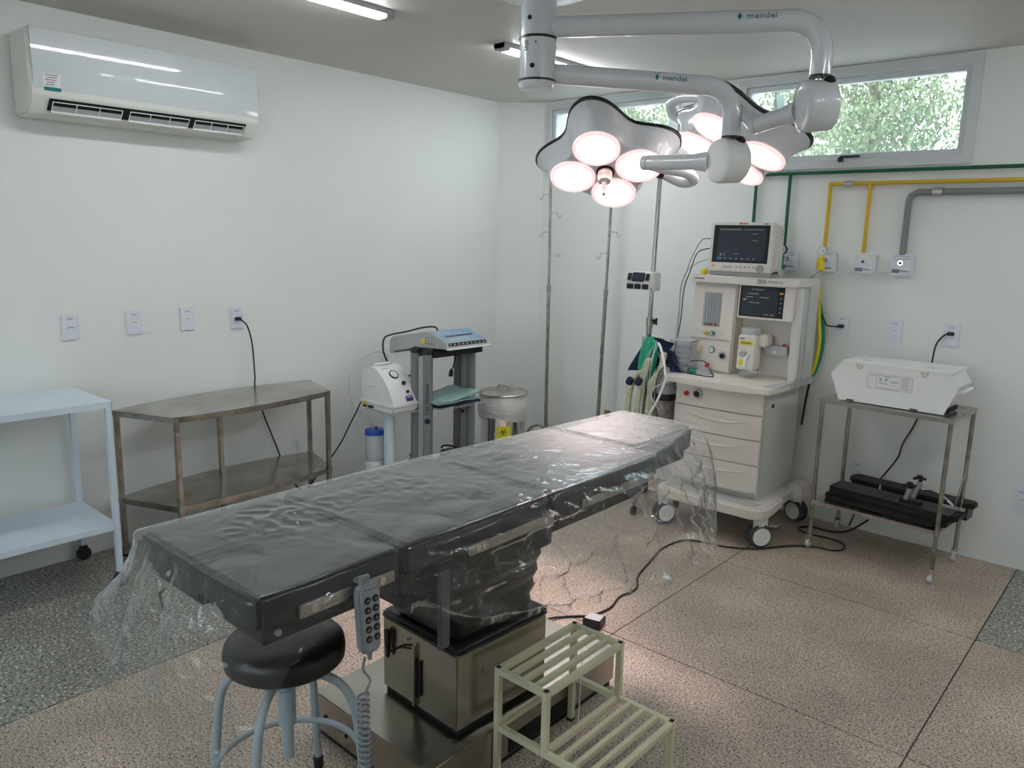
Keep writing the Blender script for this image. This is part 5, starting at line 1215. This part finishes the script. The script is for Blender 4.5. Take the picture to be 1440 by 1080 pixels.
MB().box((-.735, 4.158, .340), (-.729, 4.182, .555), rot=Euler((0, .14, 0))).build('upright_strip', M_steel, t)
MB().box((-.718, 4.150, .340), (-.713, 4.176, .520), rot=Euler((0, .06, .3))).build('upright_strip', M_steel, t)
MB().box((-.80, 4.14, .337), (-.70, 4.19, .343), .001).build('foot_plate', M_steel, t)

# ================================================================== OPERATING TABLE
t = thing('operating_table', 'black padded operating table with stainless base in the middle of the room', 'operating table', (-1.53, 1.6, 0))
def matt(x0, x1, y0, y1, z0, z1, nm, bev=.010, notch=None):
    if notch:
        a, b_, dpt = notch
        P = [(x0, y0), (a, y0), (a, y0+dpt), (b_, y0+dpt), (b_, y0), (x1, y0), (x1, y1), (x0, y1)]
        return MB().prism(P, z0, z1, 'z', .003).build(nm, M_vinyl, t)
    return MB().box((x0, y0, z0), (x1, y1, z1), bev, seg=4).build(nm, M_vinyl, t)
matt(-1.783, -1.271, .727, 1.085, .822, .902, 'leg_section_mattress')
matt(-1.783, -1.271, 1.10, 1.62, .822, .902, 'seat_section_mattress')
matt(-1.757, -1.271, 1.635, 2.20, .822, .902, 'back_section_mattress')
matt(-1.70, -1.375, 2.225, 2.625, .812, .902, 'head_section_mattress')
MB().prism([(-1.755, .75), (-1.545, .75), (-1.545, .80), (-1.505, .80), (-1.505, .75), (-1.295, .75), (-1.295, 1.08), (-1.755, 1.08)], .785, .822, 'z', .002).build('leg_section_plate', M_black, t)
MB().box((-1.775, .745, .80), (-1.55, .752, .825)).build('end_trim', M_black, t)
MB().box((-1.755, 1.10, .765), (-1.295, 2.19, .822), .003).build('seat_back_frame', M_black, t)
MB().box((-1.68, 2.2, .775), (-1.39, 2.60, .812), .003).build('head_section_plate', M_black, t)
for x in (-1.62, -1.45): MB().cyl((x, 2.10, .79), (x, 2.30, .79), .009, n=12).build('head_rod', M_chrome, t)
for (y0_, y1_, z_) in ((.81, 1.055, .848), (1.29, 1.63, .832), (1.76, 2.16, .836)):
    for sx_ in (-1.262, -1.790):
        rl = MB().box((sx_-.005, y0_, z_-.014), (sx_+.005, y1_, z_+.014), .0015).build('side_rail', M_steel, t)
        o_ = .007 if sx_ > -1.5 else -.007
        for yy in (y0_+.035, y1_-.035):
            MB().cyl((sx_-o_*3, yy, z_), (sx_+o_*1.1, yy, z_), .009, n=14, bev=.001).build('rail_bolt', M_chrome, rl)
MB().cyl((-1.29, .78, .805), (-1.290, .78, .805), .006, n=14).bm.free(); MB().cyl((-1.30, .78, .805), (-1.288, .78, .805), .007, n=14).build('side_bolt', M_grey, t)
MB().tube([(-1.69, .735, .785), (-1.69, .72, .775), (-1.63, .70, .765)], .004, 8).build('release_wire', M_tleg, t)
# lower chassis and pleated cover
MB().box((-1.72, 1.14, .705), (-1.33, 1.72, .765), .006).build('chassis', M_black, t)
MB().box((-1.70, 1.60, .72), (-1.36, 2.08, .765), .006).build('chassis_rail', M_black, t)
MB().box((-1.275, 1.20, .60), (-1.262, 1.235, .80), .003).build('tilt_lever', M_dgrey, t)
pl = MB(); rows = []
bxc, byc = -1.615, 1.645
NP = 4
for j in range(NP*2+1):
    v = j/(NP*2); z = .425+(.705-.425)*v; g_ = .004*(1 if j % 2 else -1)
    hx, hy = .150+.035*v+g_, .165+.085*v+g_; cx_, cy_ = bxc+(.09)*v, byc-.17*v*1.0
    row = []
    for k in range(40):
        a = 2*PI*k/40; c_, s_ = math.cos(a), math.sin(a); e = .28
        row.append(pl.bm.verts.new((cx_+hx*math.copysign(abs(c_)**e, c_), cy_+hy*math.copysign(abs(s_)**e, s_), z)))
    rows.append(row)
for A_, B_ in zip(rows, rows[1:]):
    for k in range(40): pl.bm.faces.new((A_[k], A_[(k+1) % 40], B_[(k+1) % 40], B_[k]))
pl.build('pleated_cover', M_bellow, t, ang=20)
bo = MB().box((-1.790, 1.452, .165), (-1.440, 1.842, .405), .004, rz=-.042).build('base_column_box', M_steelb, t)
MB().box((-1.796, 1.446, .398), (-1.434, 1.848, .430), .012, rz=-.042, seg=3).build('box_cover', M_bellow, t)
MB().box((-1.782, 1.46, .148), (-1.448, 1.835, .166), rz=-.042).build('shadow_gap', M_dark, t)
MB().lathe([(.0, 0), (.012, 0), (.012, .004)], (0, 0, 0), 8).bm.free()
# lever handle and hinge on the front face of the box
MB().prism([(-1.775, .375), (-1.753, .38), (-1.745, .372), (-1.750, .290), (-1.758, .278), (-1.766, .290)], 1.440, 1.452, 'y', .004).build('crank_handle', M_black, t)
MB().tube([(-1.756, 1.445, .300), (-1.70, 1.444, .340), (-1.64, 1.442, .360)], .0035, 8, smooth=3).build('crank_rod', M_dark, t)
MB().box((-1.640, 1.440, .168), (-1.628, 1.452, .370), .002).build('door_edge', M_steelb, t)
MB().box((-1.620, 1.438, .205), (-1.612, 1.450, .325), .003).build('slot_handle', M_black, t)
for x in (-1.67, -1.63): MB().cyl((x, 1.452, .375), (x, 1.444, .375), .004, n=10).build('screw', M_chrome, t)
text('lettering', 'S', .035, pbr('blue_decal', (.12, .16, .30), .4), frame((-1.4315, 1.56, .31), (0, 1, 0), (0, 0, 1)), t)
MB().prism([(-1.955, 1.300), (-1.395, 1.288), (-1.400, 2.20), (-1.95, 2.20)], .022, .148, 'z', .004).build('base_plinth', M_steelb, t)
MB().prism([(-1.94, 1.31), (-1.405, 1.30), (-1.41, 2.19), (-1.94, 2.19)], 0, .024, 'z').build('plinth_foot', M_dark, t)
for y, x in ((1.2985, -1.83), (1.2985, -1.89), (1.2975, -1.78)): MB().cyl((x, y+.004, .085 if x < -1.8 else .07), (x, y-.003, .085 if x < -1.8 else .07), .007, n=10).build('plinth_screw', M_dark, t)
MB().box((-1.3975, 1.62, .03), (-1.3945, 1.92, .085), .001).build('side_panel', M_dark, t)
# handset and coiled lead
h = thing('hand_control', 'grey ten-button hand control hooked over the table side rail', 'remote control', (-1.24, .955, .80))
hm = Matrix.Translation((-1.232, .958, .798)) @ Matrix.Rotation(PI/2, 4, 'Z') @ Matrix.Rotation(-.06, 4, 'X')
# local: x = along +Y world, -y = outwards (+X world), z up
MB().prism([(-.026, -.072), (-.018, -.082), (.016, -.082), (.024, -.072), (.0285, .058), (.022, .070), (-.022, .070), (-.0285, .058)], -.014, .012, 'y', .005, 3).build('case', M_remote, h, xf=hm)
fc = MB().prism([(-.021, -.066), (-.015, -.074), (.013, -.074), (.019, -.066), (.0235, .052), (.017, .060), (-.017, .060), (-.0235, .052)], -.0155, -.0135, 'y', .001).build('face', M_remotef, h, xf=hm)
for r_ in range(5):
    for c_ in (-1, 1):
        x_, z_ = c_*.0105, .040-r_*.0215
        kb = MB().cyl((x_, -.0150, z_), (x_, -.0185, z_), .0080, n=18, bev=.001).build('button', M_black, h, xf=hm)
        q = MB(); q.box((x_-.004, -.0190, z_-.0006), (x_+.004, -.0184, z_+.0006)); q.box((x_-.0006, -.0190, z_-.003), (x_+.0006, -.0184, z_+.003)); q.build('button_symbol', M_remotef, kb, xf=hm)
    MB().box((-.004, -.0160, .029-r_*.0215), (.004, -.0154, .0302-r_*.0215)).build('print_mark', M_grey, fc, xf=hm)
MB().prism([(-.014, .060), (.014, .060), (.012, .088), (-.012, .088)], .000, .010, 'y', .002).build('hook_stem', M_remote, h, xf=hm)
MB().box((-.013, .006, .070), (.013, .030, .080), .003).build('hook', M_remote, h, xf=hm)
MB().cyl((0, 0, -.080), (0, 0, -.100), .007, .005, n=12).build('strain_relief', M_remote, h, xf=hm)
cpts = []
base = Vector((-1.235, .955, .700))
path = catmull([Vector((-1.237, .953, .700)), Vector((-1.245, .955, .665)), Vector((-1.235, .965, .640)), Vector((-1.238, .955, .615))], 6)
TURN = 30; z0_, z1_ = .612, .200
for k in range(TURN*12+1):
    a = 2*PI*k/12; v_ = k/(TURN*12)
    cpts.append(Vector((-1.240+.012*math.cos(a)+.02*v_, .950+.012*math.sin(a)-.01*v_, z0_+(z1_-z0_)*v_)))
cpts2 = catmull([cpts[-1], Vector((-1.24, .97, .12)), Vector((-1.30, 1.10, .01)), Vector((-1.42, 1.20, .008)), Vector((-1.60, 1.27, .010)), Vector((-1.70, 1.30, .05))], 8)
tag(MB().tube(path+cpts+cpts2[1:], .0030, 6).build('coiled_lead', M_remote), 'grey coiled lead hanging from the ten-button hand control', 'cable')

# ================================================================== ROUND STOOL
SX, SY = -1.675, 1.03
t = thing('stool', 'round black padded stool with blue-grey tubular legs under the table end', 'stool', (SX, SY, 0))
MB().lathe([(.01, .486), (.143, .486), (.155, .496), (.157, .513), (.154, .538), (.143, .550), (.10, .556), (.01, .558)], (SX, SY, 0), 56).build('seat', M_seat, t)
MB().cyl((SX, SY, .487), (SX, SY, .473), .10, n=32).build('seat_plate', M_bluegrey, t)
MB().cyl((SX, SY, .20), (SX, SY, .474), .016, n=18).build('spindle', M_bluegrey, t)
MB().cyl((SX, SY, .30), (SX, SY, .40), .024, n=18).build('spindle_sleeve', M_bluegrey, t)
for k in range(4):
    a = k*PI/2+.62; c_, s_ = math.cos(a), math.sin(a)
    l = MB().tube([(SX+c_*.022, SY+s_*.022, .425), (SX+c_*.08, SY+s_*.08, .450), (SX+c_*.145, SY+s_*.145, .430), (SX+c_*.185, SY+s_*.185, .36), (SX+c_*.205, SY+s_*.205, .20), (SX+c_*.222, SY+s_*.222, .02)], .0115, 12, smooth=6).build('leg', M_bluegrey, t)
    MB().cyl((SX+c_*.222, SY+s_*.222, 0), (SX+c_*.219, SY+s_*.219, .04), .0145, n=14).build('rubber_foot', M_rubber, l)
MB().tube([(SX+.196*math.cos(k*2*PI/40), SY+.196*math.sin(k*2*PI/40), .175) for k in range(40)], .009, 10, closed=True).build('foot_ring', M_bluegrey, t)

# ================================================================== STEP STOOL
t = thing('step_stool', 'cream painted two-step metal stool with slatted treads beside the table base', 'step stool', (-1.39, 1.553, 0))
ax0, ax1, ax2 = -1.385, -1.205, -1.010; ya, yb = 1.555, 1.925; h1, h2, tt = .172, .355, .0095
def bar(a, b_, nm, par, bev=.0012): return MB().box(a, b_, bev).build(nm, M_cream, par)
for (x, y, zt) in ((ax0, ya, h2), (ax0, yb, h2), (ax1, ya, h2), (ax1, yb, h2), (ax2, ya, h1), (ax2, yb, h1)):
    z0_ = h1-.02 if x == ax1 else .008
    l = bar((x-tt, y-tt, z0_), (x+tt, y+tt, zt), 'leg', t)
    MB().box((x-tt*.72, y-tt*.72, zt), (x+tt*.72, y+tt*.72, zt+.0012)).build('open_tube_end', M_dark, l)
    if x != ax1: MB().box((x-tt-.001, y-tt-.001, 0), (x+tt+.001, y+tt+.001, .012), .001).build('foot_cap', M_rubber, l)
def tread(xa, xb, z, nsl):
    for y in (ya, yb): bar((xa+tt, y-tt, z-2*tt), (xb-tt, y+tt, z-.001), 'cross_rail', t)
    for x in (xa, xb): bar((x-tt, ya+tt, z-2*tt), (x+tt, yb-tt, z-.001), 'long_rail', t)
    for k in range(1, nsl+1):
        x = xa+(xb-xa)*k/(nsl+1); bar((x-tt*.85, ya+tt, z-2*tt+.002), (x+tt*.85, yb-tt, z-.001), 'slat', t)
tread(ax0, ax1, h2, 3); tread(ax1, ax2, h1, 3)
for y in (ya, yb): bar((ax0+tt, y-tt, h1-2*tt), (ax1-tt, y+tt, h1), 'cross_rail', t)
bar((ax0-tt, ya+tt, h1-2*tt), (ax0+tt, yb-tt, h1), 'long_rail', t)
cable('tie_string', 'thin white string hanging inside the cream step stool', [(-1.26, 1.80, .335), (-1.25, 1.78, .20), (-1.24, 1.76, .08), (-1.235, 1.75, .004)], .0012, M_paper, cat='string')

# ================================================================== FLOOR CABLES, PLUGS
t = thing('power_brick', 'small black foot switch box on the floor behind the table base', 'power adapter', (-1.70, 2.51, 0), .25)
MB().box((-1.745, 2.475, .004), (-1.665, 2.545, .040), .004).build('adapter_body', M_black, t)
MB().box((-1.738, 2.482, .040), (-1.672, 2.538, .0412)).build('adapter_label', M_mgrey, t)
cable('power_cable', 'black cable on the floor from the table base past the adapter towards the machine', [(-1.80, 2.20, .06), (-1.82, 2.30, .05), (-1.86, 2.42, .012), (-1.80, 2.52, .006), (-1.76, 2.56, .006), (-1.74, 2.68, .006), (-1.77, 2.80, .006), (-1.76, 2.92, .006), (-1.83, 3.05, .006), (-1.88, 3.25, .006), (-1.92, 3.42, .006), (-1.90, 3.6, .006), (-1.80, 3.66, .006), (-1.70, 3.68, .006), (-1.60, 3.74, .006), (-1.54, 3.80, .006), (-1.47, 3.91, .006), (-1.41, 3.98, .006), (-1.33, 4.03, .006), (-1.26, 4.04, .006), (-1.22, 4.10, .006), (-1.25, 4.18, .006), (-1.33, 4.20, .006), (-1.43, 4.19, .006), (-1.50, 4.21, .006), (-1.51, 4.26, .006), (-1.46, 4.31, .006), (-1.36, 4.32, .006), (-1.28, 4.36, .02), (-1.20, 4.42, .09)], .0052, M_black, smooth=8)
def plug(p, d, label, nm='plug'):
    p = Vector(p); d = Vector(d).normalized(); up = Vector((0, 0, 1)); s_ = d.cross(up)
    F = Matrix.Identity(4)
    for i in range(3): F[i][0] = s_[i]; F[i][1] = d[i]; F[i][2] = up[i]; F[i][3] = p[i]
    return MB().prism([(-.017, -.010), (.017, -.010), (.017, .010), (-.017, .010)], 0, .018, 'y', .004, 3).build(nm, M_black, xf=F) if False else (F, MB().box((-.017, 0, -.010), (.017, .020, .010), .004, seg=3))
def plug_cable(label, wallp, d, pts, r):
    t = thing('power_cable', label, 'cable', wallp)
    F, q = plug(wallp, d, ''); pbm = q.build('plug', M_black, t, xf=F)
    MB().cyl(Vector(wallp)+Vector(d)*.018, Vector(wallp)+Vector(d)*.038, .0075, .0055, n=12).build('strain_relief', M_black, pbm)
    MB().tube([Vector(wallp)+Vector(d)*.034]+[Vector(p) for p in pts], r, 8, smooth=10).build('cord', M_black, t)
plug_cable('black power cable hanging from the left wall socket behind the stainless shelf', (XL+.010, 2.192, 1.120), (1, 0, 0), [(XL+.055, 2.225, 1.08), (XL+.055, 2.25, .98), (XL+.045, 2.265, .80), (XL+.020, 2.28, .72), (XL+.018, 2.33, .55), (XL+.02, 2.40, .36), (XL+.03, 2.46, .18), (XL+.06, 2.54, .06), (XL+.08, 2.62, .02)], .0042)
plug_cable('short black cable from the back wall socket to the anaesthesia machine', (-1.471, YB-.010, 1.147), (0, -1, 0), [(-1.50, YB-.05, 1.145), (-1.54, YB-.05, 1.150), (-1.565, YB-.06, 1.20), (-1.60, YB-.10, 1.225)], .0042)
plug_cable('black cable from the upper right socket down behind the white case to the floor', (-.922, YB-.010, 1.158), (0, -1, 0), [(-.945, YB-.05, 1.15), (-.975, YB-.05, 1.10), (-.985, YB-.05, 1.00), (-1.0, YB-.04, .80), (-1.035, YB-.035, .66), (-1.08, YB-.03, .55), (-1.10, YB-.03, .46), (-1.17, YB-.03, .33), (-1.26, YB-.04, .16), (-1.30, YB-.06, .03)], .0042)

# ================================================================== CLEAR PLASTIC SHEET OVER THE TABLE
# stations round the table edge: (x, y) at the edge, then hem point, bulge, fold amplitude, fold frequency
ST = [
 ((-1.784, .722), (-1.995, .705, .685), .01, .008),
 ((-1.700, .716), (-1.855, .650, .570), .04, .018),
 ((-1.600, .714), (-1.690, .630, .560), .05, .022),
 ((-1.480, .714), (-1.490, .630, .580), .05, .022),
 ((-1.370, .714), (-1.350, .640, .600), .03, .018),
 ((-1.275, .722), (-1.230, .670, .560), -.02, .010),
 ((-1.266, .800), (-1.235, .780, .770), .00, .003),
 ((-1.268, .950), (-1.250, .940, .800), .00, .001),
 ((-1.266, 1.080), (-1.225, 1.060, .775), .00, .003),
 ((-1.264, 1.220), (-1.200, 1.210, .690), .02, .006),
 ((-1.262, 1.450), (-1.180, 1.470, .610), .03, .008),
 ((-1.262, 1.700), (-1.150, 1.760, .570), .03, .012),
 ((-1.262, 1.950), (-1.110, 2.020, .540), .03, .016),
 ((-1.268, 2.150), (-1.120, 2.200, .550), .02, .014),
 ((-1.300, 2.330), (-1.150, 2.380, .530), .03, .014),
 ((-1.345, 2.520), (-1.240, 2.560, .480), .05, .016),
 ((-1.362, 2.640), (-1.300, 2.730, .390), .10, .012),
 ((-1.440, 2.650), (-1.420, 2.740, .480), .04, .016),
 ((-1.600, 2.650), (-1.620, 2.780, .520), .02, .024),
 ((-1.712, 2.640), (-1.850, 2.740, .560), .02, .016),
 ((-1.722, 2.420), (-1.745, 2.430, .640), .00, .006),
 ((-1.738, 2.200), (-1.755, 2.200, .640), .00, .004),
 ((-1.757, 1.900), (-1.775, 1.900, .650), .00, .004),
 ((-1.784, 1.500), (-1.800, 1.500, .650), .00, .004),
 ((-1.784, 1.100), (-1.800, 1.100, .650), .00, .004),
 ((-1.784, .850), (-1.850, .860, .650), .00, .006),
]
def cr1(a, b_, c_, d_, t_): return 0.5*((2*b_)+(c_-a)*t_+(2*a-5*b_+4*c_-d_)*t_*t_+(-a+3*b_-3*c_+d_)*t_**3)
ZT = .9050
def lin(a, b_, t_): return a+(b_-a)*t_
per = []; NS = len(ST)
for i in range(NS):
    a = Vector((*ST[i][0], 0)); b_ = Vector((*ST[(i+1) % NS][0], 0)); n_ = max(3, int((b_-a).length/.0075))
    for k in range(n_): per.append((i, k/n_))
N = len(per); q = MB(); NRW = 46; arcl = 0; prevp = None; rows = [[] for _ in range(NRW+1)]
cen = Vector((-1.53, 1.65, 0))
for (i, f) in per:
    S = [ST[(i+j) % NS] for j in (-1, 0, 1, 2)]
    e = Vector((lin(S[1][0][0], S[2][0][0], f), lin(S[1][0][1], S[2][0][1], f), ZT))
    hx_, hy_, hz_ = [cr1(S[0][1][c], S[1][1][c], S[2][1][c], S[3][1][c], f) for c in range(3)]
    hm_ = Vector((hx_, hy_, hz_)); bul = lin(S[1][2], S[2][2], f); am = lin(S[1][3], S[2][3], f)
    tg = Vector((S[2][0][0]-S[1][0][0], S[2][0][1]-S[1][0][1], 0)).normalized(); nr = Vector((tg.y, -tg.x, 0))
    if prevp is not None: arcl += (e-prevp).length
    prevp = e.copy()
    of_ = .003 if nr.x < -.5 else .014; ln_ = .15 if nr.x < -.5 else 1.0
    drop = e+nr*of_+Vector((0, 0, -.085))
    ph = arcl*46+2.2*math.sin(arcl*9)+1.3*noise.noise(Vector((arcl*4, 0, 3)))
    hem_j = .02*noise.noise(Vector((arcl*7, 5, 1)))
    for r_ in range(NRW+1):
        v = r_/NRW
        if v < .10:                                   # round over the edge
            an = v/.10*PI/2; p = e+nr*(of_*math.sin(an))+Vector((0, 0, -.016*(1-math.cos(an))))
        else:
            s_ = (v-.10)/.90; p0 = e+nr*of_+Vector((0, 0, -.016))
            c1 = drop+nr*bul; p = p0*(1-s_)**2+c1*(2*s_*(1-s_))+(hm_+Vector((0, 0, hem_j)))*s_*s_
            g_ = s_**.8
            w_ = abs(math.sin(ph*.5))**.7*2-1
            p += nr*(am*g_*w_) + nr*(.010*ln_*g_*noise.noise(Vector((arcl*11, p.z*9, 2))))
            cz = noise.noise(Vector((arcl*26+p.z*14, p.z*30, 7))); p += nr*(.0045*ln_*min(1, s_*4)*(abs(cz)*2-.5))
            if 8 <= i <= 12:                              # bunched ridge just below the edge
                env = math.sin(PI*min(1, max(0, (i+f-8)/5)))
                p += nr*(.030*env*math.exp(-((s_-.16)/.09)**2)*(1+.5*noise.noise(Vector((arcl*14, s_*9, 61)))))
                p += nr*(.022*env*math.exp(-((s_-.62)/.07)**2))
            if 6 <= i <= 14:                              # crumpled against the side of the table
                n1 = noise.noise(Vector((arcl*4.5, p.z*24+arcl*5, 21))); n2 = noise.noise(Vector((arcl*19, p.z*46-arcl*9, 33)))
                n3 = noise.noise(Vector((arcl*2.6, p.z*20-arcl*3, 51)))
                p += nr*(min(1, s_*4)*(.010*(1-min(1, abs(n1)*3))+.004*(1-min(1, abs(n2)*3))+.026*(n3+.25)))
            if .90 < s_ and 8 <= i <= 11:                # rolled hem above the base box
                a_ = (s_-.90)/.10*PI*1.6; p += nr*(.012*math.sin(a_))+Vector((0, 0, .010*(1-math.cos(a_))))
        rows[r_].append(q.bm.verts.new(p))
# keep the sheet outside the table body on the clinging stretch
for A_, B_ in zip(rows, rows[1:]):
    for k in range(N): q.bm.faces.new((A_[k], A_[(k+1) % N], B_[(k+1) % N], B_[k]))
# the top: polar-free grid by shrinking rings towards the long axis
def axisp(p):
    y = min(max(p.y, .95), 2.45); return Vector((-1.53, y, ZT))
prev = rows[0]; NT = 34
edge = [v.co.copy() for v in rows[0]]
for j in range(1, NT+1):
    v = j/NT; row = []
    for k in range(N):
        p = edge[k].lerp(axisp(edge[k]), v)
        m_ = min(1, v*5)
        cr_ = noise.noise(Vector((p.x*9, p.y*5.5, 1)))
        fine = 1-abs(noise.noise(Vector((p.x*20+p.y*9, p.y*22-p.x*5, 4))))*2.2
        mask = max(0, noise.noise(Vector((p.x*4+3, p.y*3.2+1, 8)))+.15)
        near = math.exp(-((p.y-1.03)/.16)**2-((p.x+1.60)/.13)**2)
        z = .0035*m_*(cr_+.2)+m_*max(0, fine)*(.0035*mask+.0045*near)+.004*m_*math.sin((p.x+1.53)*9+p.y*26)*max(0, noise.noise(Vector((p.x*2, p.y*2, 12))))
        row.append(q.bm.verts.new((p.x, p.y, ZT+abs(z)*.9)))
    for k in range(N): q.bm.faces.new((prev[k], prev[(k+1) % N], row[(k+1) % N], row[k]))
    prev = row
bmesh.ops.remove_doubles(q.bm, verts=prev, dist=.0006)
film = q.build('plastic_sheet', M_film, ang=85)
tag(film, 'clear crinkled plastic sheet draped over the whole operating table', 'plastic sheet')
